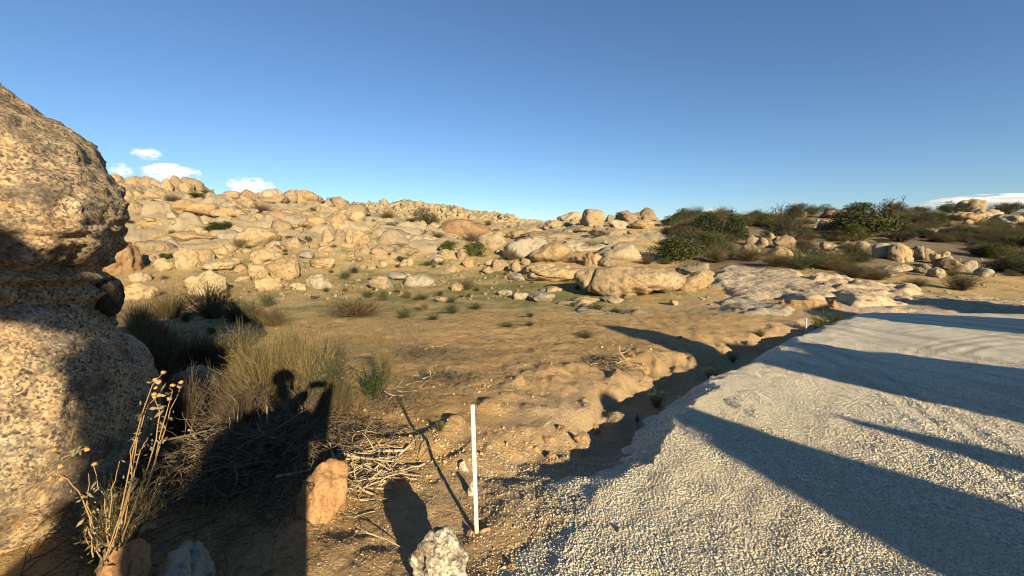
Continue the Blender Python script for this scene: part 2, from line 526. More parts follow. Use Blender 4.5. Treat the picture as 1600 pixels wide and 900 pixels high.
def mat_gravel():
    k = M("crushed_gravel"); p = k.pos()
    cell = k.voro(p, 80)
    v = k.sep(cell)[0]
    c = k.ramp(v, [(0.0, (0.34, 0.31, 0.24)), (0.35, (0.52, 0.465, 0.33)), (0.7, (0.65, 0.59, 0.43)), (1.0, (0.76, 0.70, 0.54))])
    big = k.noise(p, 0.4, 6, 0.65)
    c = k.mix(k.ramp(big, [(0.40, 0.0), (0.62, 0.55)]), c, (0.62, 0.55, 0.385))
    tr = k.noise(k.pos((1.9, 0.18, 1)), 0.9, 6, 0.6, 0.5)
    c = k.mix(k.ramp(tr, [(0.40, 0.75), (0.50, 0.0)]), c, (0.38, 0.33, 0.235))
    dirt = k.mix(k.noise(p, 3, 5, 0.6), (0.50, 0.41, 0.27), (0.60, 0.52, 0.38))
    c = k.mix(k.ramp(k.math('ADD', k.attr("fines"), k.math('MULTIPLY', k.math('SUBTRACT', k.noise(p, 1.1, 7, 0.7), 0.5), 1.4)), [(0.45, 0.0), (0.8, 0.75)]), c, dirt)
    c = k.mix(k.math('MULTIPLY', k.attr("track"), 0.5), c, (0.36, 0.31, 0.215))
    dist = k.voro(p, 80, 'F1', "Distance")
    h = k.math('ADD', k.math('MULTIPLY', k.math('SUBTRACT', 1.0, dist), 0.5), k.math('MULTIPLY', k.noise(p, 1.2, 6, 0.6), 0.8))
    h = k.math('ADD', h, k.math('MULTIPLY', tr, 0.9))
    return k.done(c, k.bump(h, 0.6, 0.02), 0.9)

def mat_pebble(name, stops):
    k = M(name); p = k.pos()
    c = k.ramp(k.attr("tint"), stops)
    n = k.noise(p, 180, 3, 0.7)
    c = k.mix(k.ramp(n, [(0.35, 0.35), (0.55, 0.0)]), c, (0.14, 0.12, 0.10))
    return k.done(c, k.bump(n, 0.4, 0.004), 0.9)

def mat_speckle(name, cell=78.0, light=(0.43, 0.32, 0.175), tan=(0.24, 0.165, 0.08), dark=(0.045, 0.04, 0.035), stain=(0.36, 0.19, 0.07)):
    """coarse grained granite seen close up"""
    k = M(name); p = k.pos()
    warp = k.nd("ShaderNodeMix", data_type='VECTOR')
    nz = k.nd("ShaderNodeTexNoise"); k.put(nz.inputs["Vector"], p); nz.inputs["Scale"].default_value = 60
    warp.inputs[0].default_value = 0.012
    k.put(warp.inputs[4], p); k.put(warp.inputs[5], nz.outputs["Color"])
    v = k.sep(k.voro(warp.outputs[1], cell))
    v2 = k.sep(k.voro(warp.outputs[1], cell * 0.72))
    grain = k.ramp(v[0], [(0.0, dark), (0.36, tuple(x * 1.8 for x in dark)), (0.43, tan), (0.62, light), (1.0, tuple(min(1, x * 1.25) for x in light))])
    g2 = k.ramp(v2[1], [(0.0, dark), (0.22, dark), (0.30, tan), (0.55, light), (1.0, tuple(min(1, x * 1.3) for x in light))])
    c = k.mix(0.35, grain, g2)
    big = k.noise(p, 1.6, 7, 0.65, 0.4)
    c = k.mix(k.math('MULTIPLY', k.ramp(big, [(0.50, 0.0), (0.68, 1.0)]), 0.35), c, stain)
    lichen_shade = k.noise(p, 3.4, 9, 0.75)
    c = k.mix(k.math('MULTIPLY', k.ramp(lichen_shade, [(0.47, 0.0), (0.60, 1.0)]), 0.75), c, (0.075, 0.066, 0.052))  # dark lichen and varnish; their amount also stands in for raking relief shade
    c = k.mix(k.math('MULTIPLY', k.ramp(k.noise(p, 2.2, 5, 0.7), [(0.60, 0.0), (0.72, 1.0)]), 0.35), c, (0.42, 0.40, 0.33))
    h = k.math('ADD', k.math('MULTIPLY', k.noise(p, 9, 8, 0.7), 1.0), k.math('MULTIPLY', v[1], 0.22))
    h = k.math('ADD', h, k.math('MULTIPLY', k.noise(p, 70, 3, 0.7), 0.35))
    return k.done(c, k.bump(h, 0.9, 0.022), 0.9)

MAT = {}
MAT['ground'] = mat_ground()
MAT['gravel'] = mat_gravel()
MAT['granite'] = mat_rock("weathered_granite", (0.39, 0.305, 0.175), (0.30, 0.225, 0.125), (0.13, 0.105, 0.075), (0.38, 0.225, 0.085))
MAT['granite_red'] = mat_rock("rusty_granite", (0.30, 0.205, 0.115), (0.25, 0.155, 0.085), (0.11, 0.085, 0.06), (0.33, 0.20, 0.09), stain=0.8)
MAT['granite_pale'] = mat_rock("pale_granite", (0.41, 0.335, 0.20), (0.34, 0.265, 0.15), (0.16, 0.135, 0.095), (0.38, 0.24, 0.10), stain=0.55)
MAT['granite_grey'] = mat_rock("grey_granite", (0.34, 0.30, 0.22), (0.38, 0.325, 0.22), (0.19, 0.17, 0.135), (0.30, 0.22, 0.13), stain=0.25)
MAT['slab'] = mat_rock("bedrock_granite", (0.50, 0.42, 0.28), (0.40, 0.335, 0.23), (0.17, 0.145, 0.105), (0.42, 0.265, 0.12), grain=14, stain=0.8, bumpd=0.05)
MAT['speckle'] = mat_speckle("coarse_granite")
MAT['speckle_pale'] = mat_speckle("pale_coarse_granite", 85, (0.60, 0.54, 0.40), (0.42, 0.32, 0.18), (0.12, 0.10, 0.08), (0.45, 0.27, 0.12))
MAT['orange_rock'] = mat_rock("ochre_rock", (0.40, 0.235, 0.105), (0.37, 0.21, 0.09), (0.27, 0.15, 0.07), (0.42, 0.23, 0.09), grain=60, stain=0.4, bumpd=0.01)
MAT['dark_rock'] = mat_rock("shade_dark_rock", (0.05, 0.045, 0.04), (0.04, 0.035, 0.03), (0.03, 0.03, 0.03), (0.07, 0.055, 0.04), grain=40)  # near black tone stands in for the shade this rock sits in
MAT['pebble'] = mat_pebble("gravel_stones", [(0.0, (0.36, 0.31, 0.205)), (0.3, (0.54, 0.475, 0.32)), (0.7, (0.62, 0.55, 0.385)), (1.0, (0.72, 0.65, 0.48))])
MAT['crumb'] = mat_pebble("dirt_crumbs", [(0.0, (0.40, 0.25, 0.105)), (0.5, (0.56, 0.37, 0.16)), (0.92, (0.60, 0.42, 0.21)), (1.0, (0.56, 0.46, 0.30))])
MAT['oak'] = mat_leaf("dark_green_leaves", [(0.0, (0.026, 0.036, 0.011)), (0.6, (0.058, 0.072, 0.020)), (1.0, (0.11, 0.11, 0.035))], 0.2)
MAT['olive'] = mat_leaf("olive_leaves", [(0.0, (0.05, 0.05, 0.025)), (0.6, (0.085, 0.08, 0.038)), (1.0, (0.14, 0.125, 0.06))], 0.25)
MAT['scrub'] = mat_leaf("brown_scrub", [(0.0, (0.055, 0.044, 0.026)), (0.55, (0.11, 0.088, 0.045)), (1.0, (0.21, 0.17, 0.085))], 0.2)
MAT['greygreen'] = mat_leaf("grey_green_leaves", [(0.0, (0.035, 0.045, 0.022)), (0.6, (0.075, 0.088, 0.040)), (1.0, (0.15, 0.16, 0.07))], 0.25)
MAT['bright'] = mat_leaf("fresh_green_leaves", [(0.0, (0.04, 0.06, 0.012)), (0.6, (0.09, 0.12, 0.025)), (1.0, (0.17, 0.19, 0.05))], 0.35)
MAT['straw'] = mat_leaf("straw_stems", [(0.0, (0.09, 0.065, 0.032)), (0.5, (0.20, 0.155, 0.075)), (1.0, (0.38, 0.31, 0.16))], 0.25, 0.2)
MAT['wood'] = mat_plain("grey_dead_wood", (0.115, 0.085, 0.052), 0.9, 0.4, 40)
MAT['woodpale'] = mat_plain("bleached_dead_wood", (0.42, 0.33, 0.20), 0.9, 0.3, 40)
MAT['bark'] = mat_plain("dark_bark", (0.075, 0.06, 0.045), 0.95, 0.4, 8)
MAT['bank'] = mat_rock("crumbling_earth_bank", (0.44, 0.30, 0.15), (0.38, 0.24, 0.11), (0.24, 0.15, 0.08), (0.45, 0.28, 0.12), grain=30, stain=0.4, bumpd=0.06)

def mat_stake():
    k = M("weathered_white_stake"); o = k.objc()
    mp = k.nd("ShaderNodeMapping"); mp.inputs["Scale"].default_value = (1, 1, .12); k.l.new(o, mp.inputs[0])
    n = k.noise(mp.outputs[0], 120, 5, .7)
    c = k.mix(k.ramp(n, [(.35, 0.5), (.55, 0.0)]), (0.60, 0.575, 0.50), (0.42, 0.37, 0.29))
    z = k.nd("ShaderNodeSeparateXYZ"); k.l.new(o, z.inputs[0])
    d = k.math('ADD', k.math('MULTIPLY', z.outputs[2], 9.0), k.math('MULTIPLY', k.noise(o, 60, 4, .7), .8))
    c = k.mix(k.ramp(d, [(.35, 0.8), (1.0, 0.0)]), c, (0.42, 0.28, 0.13))
    return k.done(c, k.bump(n, .4, .004), .75)

# ------------------------------------------------------------------ the ground, one sheet out to the horizon
def to_px(x, y, z):
    zz = z - CAM_H
    dep = y * math.cos(PITCH) - zz * math.sin(PITCH)
    up = y * math.sin(PITCH) + zz * math.cos(PITCH)
    dep = np.maximum(dep, 1e-3)
    return 800 + F * x / dep, 450 - F * up / dep

def polar_grid():
    az = list(np.radians(np.arange(-57, 57.01, 0.19)))
    a, st = math.radians(57), 0.19
    right = []
    while a < math.pi - 0.1:
        st = min(st * 1.25, 6); a += math.radians(st); right.append(a)
    az = [-q for q in reversed(right)] + az + right
    r = [0.6]
    while r[-1] < 3500:
        q = r[-1]
        r.append(q * (1.0095 if q < 13 else 1.0095 if q < 85 else 1.022 if q < 220 else 1.12))
    return np.array(az), np.array(r)

AZ, RR = polar_grid()
NA, NR = len(AZ), len(RR)
gx = np.outer(RR, np.sin(AZ)).ravel(); gy = np.outer(RR, np.cos(AZ)).ravel()
gzv = ground_z(gx, gy)
idx = np.arange(NA * NR).reshape(NR, NA)
q = np.stack([idx[:-1, :-1], idx[:-1, 1:], idx[1:, 1:], idx[1:, :-1]], -1)
wrap = np.stack([idx[:-1, -1], idx[:-1, 0], idx[1:, 0], idx[1:, -1]], -1)[:, None]
quads = np.concatenate([q, wrap], 1).reshape(-1, 4)[:, ::-1]
ppx, ppy = to_px(gx, gy, gzv)
front = gy > 0.5
def blob(cx, cy, rx, ry):
    return front * np.exp(-((ppx - cx) / rx) ** 2 - ((ppy - cy) / ry) ** 2)
sdv = np.full(gx.shape, -50.0); nearm = (np.abs(gx) < 40) & (np.abs(gy) < 40)
sdv[nearm] = road_sd(gx[nearm], gy[nearm])
_, _, colv, ypv = _base(gx, gy)
grass = (0.18 + 0.42 * blob(960, 460, 160, 26) + 0.35 * blob(760, 455, 220, 26) + 0.3 * blob(560, 480, 400, 14) + 0.25 * blob(420, 440, 260, 60)
         + 0.4 * blob(1180, 508, 110, 9) + 0.25 * blob(700, 645, 90, 30) + 0.35 * blob(1480, 460, 200, 12) + 0.3 * blob(600, 545, 250, 60)
         - 0.22 * blob(800, 520, 400, 22) - 0.3 * blob(900, 650, 140, 90))
grass += 0.22 * front * sst(20, 30, ypv) + 0.15 * sst(980, 1080, colv) * sst(24, 30, ypv)
grass = np.where(sdv > -3.2, grass * 0.3, grass)
litter = 0.05 + 0.22 * blob(560, 640, 260, 80) + 0.25 * blob(1300, 400, 400, 60) + 0.35 * blob(300, 560, 220, 90) + 0.3 * blob(700, 555, 120, 18) + 0.25 * blob(740, 600, 140, 20)
litter += 0.85 * sst(1020, 1120, colv) * sst(26, 34, ypv)
litter = np.where(sdv > -2.6, 0.05, litter)
rock = 0.62 * (1 - sst(690, 830, colv)) * sst(34, 52, ypv) + 0.45 * blob(930, 355, 160, 18) + 0.2 * blob(1450, 380, 260, 40) + 0.1
rock = np.where(outcrop(gx, gy) > 0.12, 1.3, rock * 0.35) * sst(22, 30, ypv)
pale = 0.9 * blob(1480, 478, 330, 11) + 0.25 * sst(-2.2, -0.6, sdv) + 0.15 * blob(900, 650, 150, 100)
G_OBJ = link("ground", make_mesh("ground", np.stack([gx, gy, gzv], 1), quads, MAT['ground'], True,
             {"grass": grass, "litter": litter, "rock": rock, "pale": pale}))
tag(G_OBJ, "tan dirt field rising into grassy rock strewn hillsides", kind="structure")

# ------------------------------------------------------------------ gravel road
keep = (sdv > -1.1) & (RR.repeat(NA) < 70)
fk = keep[quads].all(1)
fq = quads[fk]
used = np.unique(fq)
remap = np.full(len(gx), -1); remap[used] = np.arange(len(used))
rx, ry = gx[used], gy[used]
rz = road_z(rx, ry)
rpx, rpy = to_px(rx, ry, rz)
fines = 0.06 + 0.5 * sst(-0.2, -0.9, sdv[used]) + 0.5 * sst(9, 17, ry) + 0.25 * np.exp(-((rpx - 1500) / 260) ** 2 - ((rpy - 530) / 20) ** 2)
R_OBJ = link("gravel_road", make_mesh("gravel_road", np.stack([rx, ry, rz], 1), remap[fq], MAT['gravel'], True, {"fines": fines, "track": np.clip(track_amount(rx, ry), 0, 1)}))
tag(R_OBJ, "pale crushed gravel road with a rough raised edge", kind="structure")

rng = np.random.default_rng(11)
def sample_sector(n, r0, r1, a0, a1, rng):
    r = np.sqrt(rng.uniform(r0 * r0, r1 * r1, n)); a = np.radians(rng.uniform(a0, a1, n))
    return r * np.sin(a), r * np.cos(a)
xs, ys, ss = [], [], []
for n, r0, r1, smin, smax in ((64000, 1.9, 3.6, .0034, .0070), (48000, 3.6, 5.5, .0048, .0086), (30000, 5.5, 8.5, .006, .0095), (9000, 8.5, 12.0, .007, .011)):
    x, y = sample_sector(n, r0, r1, -6, 56, rng)
    xs.append(x); ys.append(y); ss.append(rng.uniform(smin, smax, n) * (1 + 0.5 * (rng.random(n) > .93)))
x = np.concatenate(xs); y = np.concatenate(ys); s_ = np.concatenate(ss)
sd = road_sd(x, y) + 0.25 * fbm(P3(x, y, 1.5), 2, 61)
ok = (sd > -1.0) & ((sd > 0.2) | (rng.random(len(x)) < np.exp(2.6 * (sd - 0.2))))
x, y, s_ = x[ok], y[ok], s_[ok]
z = np.maximum(road_z(x, y), ground_z(x, y)) + s_ * 0.2
v, f, t = scatter_stones(np.stack([x, y, z], 1), s_, rng, 0, 0.8, 24)
GR = link("gravel", make_mesh("gravel", v, f, MAT['pebble'], False, {"tint": t}))
tag(GR, "loose pale crushed stones covering the near part of the road", kind="stuff")

# dirt crumbs, pebbles and clods on the near field
xs, ys, ss = [], [], []
for n, r0, r1, smin, smax in ((24000, 1.8, 4.0, .0018, .0050), (9000, 4.0, 8.0, .0028, .006), (4000, 8.0, 20.0, .006, .015)):
    x, y = sample_sector(n, r0, r1, -46, 40, rng)
    xs.append(x); ys.append(y); ss.append(rng.uniform(smin, smax, n) * (1 + 0.8 * (rng.random(n) > .97)))
x = np.concatenate(xs); y = np.concatenate(ys); s_ = np.concatenate(ss)
sd = road_sd(x, y)
ok = sd < -0.2
x, y, s_, sd = x[ok], y[ok], s_[ok], sd[ok]
cl = (sd > -2.9) & (sd < -1.0) & (y > 2.8) & (y < 9) & (rng.random(len(x)) < 0.10)
s_ = np.where(cl, s_ * 3.0, s_)
z = ground_z(x, y) + s_ * 0.2
v, f, t = scatter_stones(np.stack([x, y, z], 1), s_, rng, 0, .8, 24)
tag(link("dirt_crumbs", make_mesh("dirt_crumbs", v, f, MAT['crumb'], False, {"tint": t})),
    "crumbs, pebbles and clods lying on the dirt", kind="stuff")

# ------------------------------------------------------------------ rocks
def boulder_verts(w, d, h, seed, sub=4, nplanes=11, pw=10.0, rough=0.09, cracks=(), tilt=0.0, flat_top=None, joints=True):
    r = np.random.default_rng(seed)
    dirs, f = ico(sub)
    acc = np.ones(len(dirs))
    for i in range(nplanes):
        n = r.normal(size=3); n /= np.linalg.norm(n)
        dd = r.uniform(0.62, 0.98)
        acc = acc + (np.maximum(0, dirs @ n) / dd) ** pw
    if flat_top:
        acc = acc + (np.maximum(0, dirs[:, 2]) / flat_top) ** 16
    rad = acc ** (-1 / pw)
    p = dirs * rad[:, None] * np.array([w, d, h]) / 2
    s = (w * d * h) ** (1 / 3) * 0.7 + 0.3 * min(w, d, h)
    off = r.uniform(-50, 50, 3)
    n1 = fbm(p / s * 1.3 + off, 3, seed)
    n2 = 1 - 2 * np.abs(fbm(p / s * 3.1 + off, 3, seed + 5))
    n3 = fbm(p / s * 9 + off, 3, seed + 9)
    p = p + dirs * (s * (rough * n1 + rough * 0.30 * n2 + rough * 0.16 * n3))[:, None]
    if rough > 0.075 and joints:                                  # joint sets split the block into offset leaves
        for k in range(3):
            nn = r.normal(size=3); nn[2] *= 0.5; nn /= np.linalg.norm(nn)
            t = (p / np.array([w, d, h])) @ nn * r.uniform(2.2, 4.0) + r.uniform(0, 1) + 0.10 * fbm(p / s * 2 + off, 2, seed + 20 + k)
            cell = np.floor(t); fr = t - cell
            offs = (np.sin(cell * 12.9898 + seed + k * 7) * 43758.5453) % 1.0 - 0.5
            edge_ = np.exp(-((np.minimum(fr, 1 - fr)) / 0.05) ** 2)
            p = p + dirs * (s * min(1, rough / .1) * (0.10 * offs * (1 - edge_) - 0.055 * edge_))[:, None]
    for (nx, ny, nz, c, wd, dp) in cracks:
        nn = np.array([nx, ny, nz], float); nn /= np.linalg.norm(nn)
        t = (p / np.array([w, d, h])) @ nn - c + 0.02 * fbm(p / s * 2.5, 2, seed + 3)
        p = p - dirs * (dp * s * np.exp(-(t / wd) ** 2))[:, None]
    if tilt:
        c, si = math.cos(tilt), math.sin(tilt)
        p = np.stack([p[:, 0] * c + p[:, 2] * si, p[:, 1], -p[:, 0] * si + p[:, 2] * c], 1)
    lo, hi = p.min(0), p.max(0)
    p = (p - (lo + hi) / 2) / (hi - lo) * np.array([w, d, h])
    p[:, 2] += h / 2
    return p, f

STYLE = {  # planes, power, roughness, bury, depth ratio
    'r': (11, 11.0, 0.08, 0.36, 0.85), 'b': (13, 20.0, 0.10, 0.32, 0.9), 'd': (12, 11.0, 0.10, 0.6, 1.1),
    's': (9, 10.0, 0.08, 0.5, 1.2), 't': (10, 11.0, 0.07, 0.15, 0.75), 'j': (15, 24.0, 0.16, 0.36, 0.9)}
_seed = [100]
NAMED = []
USED = set()
def near_label(what, px, py, tail=""):
    """where a small thing lies, told by the nearest boulder with a short description of its own"""
    best = sorted((math.hypot(px - a, (py - b) * 1.6) , a, b, w, l) for a, b, w, l in NAMED if len(l.split()) <= 10 and ',' not in l)
    for d, a, b, w, l in best[:14]:
        dx, dy = px - a, (py - b) * 1.6
        side = ("right of" if dx > 0 else "left of") if abs(dx) > abs(dy) else ("below" if dy > 0 else "above")
        for far in (("just " if d < 40 else "some way "),):
            t = f"{what} {far}{side} the {l}"
            if len(t.split()) <= 16 and t not in USED:
                USED.add(t); return t
    return None
def rock(x0, x1, yt, yb, label, style='r', mat='granite', group=None, cat='boulder', name='boulder', cracks=(), tilt=0.0, sub=None, dr=None, push=None, bury=None, joints=True):
    _seed[0] += 1
    npl, pw, rg, bu, der = STYLE[style]
    if dr: der = dr
    if bury is not None: bu = bury
    cx = (x0 + x1) / 2
    X, Y, Z = gp(cx, yb)
    wpx = x1 - x0
    dep = Y * 1.0
    w = wpx * dep / F
    d = w * der
    if push is None: push = 0.32
    X2, Y2 = X * (1 + push * d / Y), Y + push * d
    k = Y2 / Y
    w *= k
    dx, dz = ray(cx, yt)
    ztop = CAM_H + dz * Y2
    g0 = gz(X2, Y2)
    zb = min(g0, Z, ztop - 0.1)
    h = ztop - zb
    zb -= bu * max(h, 0.15 * w) + 0.03
    h = ztop - zb
    if sub is None: sub = 5 if wpx > 90 else 4 if wpx > 22 else 3
    v, f = boulder_verts(w, d, h, _seed[0], sub, npl, pw, rg, cracks, tilt, None, joints)
    if cat == 'boulder' and '.' not in label: NAMED.append((cx, (yt + yb) / 2, wpx, label))
    o = link(name, make_mesh(name, v, f, MAT[mat]), None, (X2, Y2, zb), (0, 0, -math.atan2(X2, Y2)))
    tag(o, label, cat, group)
    return o

# ------------------------------------------------------------------ bedrock sheets
def poly_sd(P, x, y):
    d2 = np.full(x.shape, 1e9); ins = np.zeros(x.shape, bool); n = len(P)
    for i in range(n):
        ax, ay = P[i]; bx, by = P[(i + 1) % n]; ex, ey = bx - ax, by - ay
        t = np.clip(((x - ax) * ex + (y - ay) * ey) / (ex * ex + ey * ey + 1e-9), 0, 1)
        d2 = np.minimum(d2, (x - ax - t * ex) ** 2 + (y - ay - t * ey) ** 2)
        c = ((ay > y) != (by > y))
        if ey != 0: ins ^= c & (x < ax + (y - ay) / ey * ex)
    return np.where(ins, np.sqrt(d2), -np.sqrt(d2))

def slab(poly_px, H, label, mat='slab', seed=1, res=0.1, edge=0.7, rough=0.12):
    P = np.array([gp(*p)[:2] for p in poly_px])
    lo, hi = P.min(0) - 0.4, P.max(0) + 0.4
    nx, ny = int((hi[0] - lo[0]) / res) + 1, int((hi[1] - lo[1]) / res) + 1
    X, Y = np.meshgrid(np.linspace(lo[0], hi[0], nx), np.linspace(lo[1], hi[1], ny))
    x, y = X.ravel(), Y.ravel()
    sd = poly_sd(P, x, y) + 0.45 * fbm(P3(x, y, 0.6), 4, seed)
    lay = fbm(P3(x, y, 0.35), 4, seed + 3)
    steps = np.floor(lay * 4) / 4 + sst(0.6, 1.0, (lay * 4) % 1.0) / 4
    z = ground_z(x, y, False) - 0.25 + (H + 0.25) * sst(-0.25, edge, sd) + sst(0, edge, sd) * (0.30 * steps * min(1, H * 2) + rough * fbm(P3(x, y, 1.4), 4, seed + 7) + 0.03 * fbm(P3(x, y, 5), 3, seed + 8))
    idx = np.arange(nx * ny).reshape(ny, nx)
    qd = np.stack([idx[:-1, :-1], idx[:-1, 1:], idx[1:, 1:], idx[1:, :-1]], -1).reshape(-1, 4)
    qd = qd[(sd[qd] > -0.5).all(1)]
    u = np.unique(qd); rm = np.full(nx * ny, -1); rm[u] = np.arange(len(u))
    o = link("rock_slab", make_mesh("rock_slab", np.stack([x, y, z], 1)[u], rm[qd], MAT[mat]))
    tag(o, label, "rock slab")
    return o

slab([(1108, 440), (1118, 418), (1150, 414), (1200, 420), (1260, 430), (1300, 452), (1308, 476), (1262, 480), (1205, 468), (1160, 470), (1120, 452)], 0.22,
     "broad grey bedrock shelf below the chaparral, left of the road end", 'slab', 3, rough=.07)
slab([(1255, 436), (1310, 432), (1380, 446), (1440, 452), (1420, 476), (1350, 484), (1312, 478), (1290, 458)], 0.22,
     "broken orange and grey bedrock beside the end of the gravel road", 'slab', 9, rough=0.16)
slab([(1420, 462), (1500, 462), (1640, 470), (1640, 486), (1500, 486), (1370, 488), (1380, 478)], 0.08,
     "low pale bedrock pavement just past the gravel road", 'slab', 15, rough=0.05)
slab([(1116, 484), (1128, 470), (1165, 466), (1200, 474), (1258, 484), (1240, 494), (1160, 492)], 0.15,
     "low grey rock shelf at the foot of the bigger bedrock shelf", 'granite_grey', 21, edge=0.5)
slab([(864, 474), (900, 470), (950, 480), (1022, 488), (1040, 497), (985, 495), (905, 486)], 0.16,
     "chain of flat grey rocks on the dirt in front of the whale shaped boulder", 'granite_pale', 25, edge=0.35, rough=0.1)

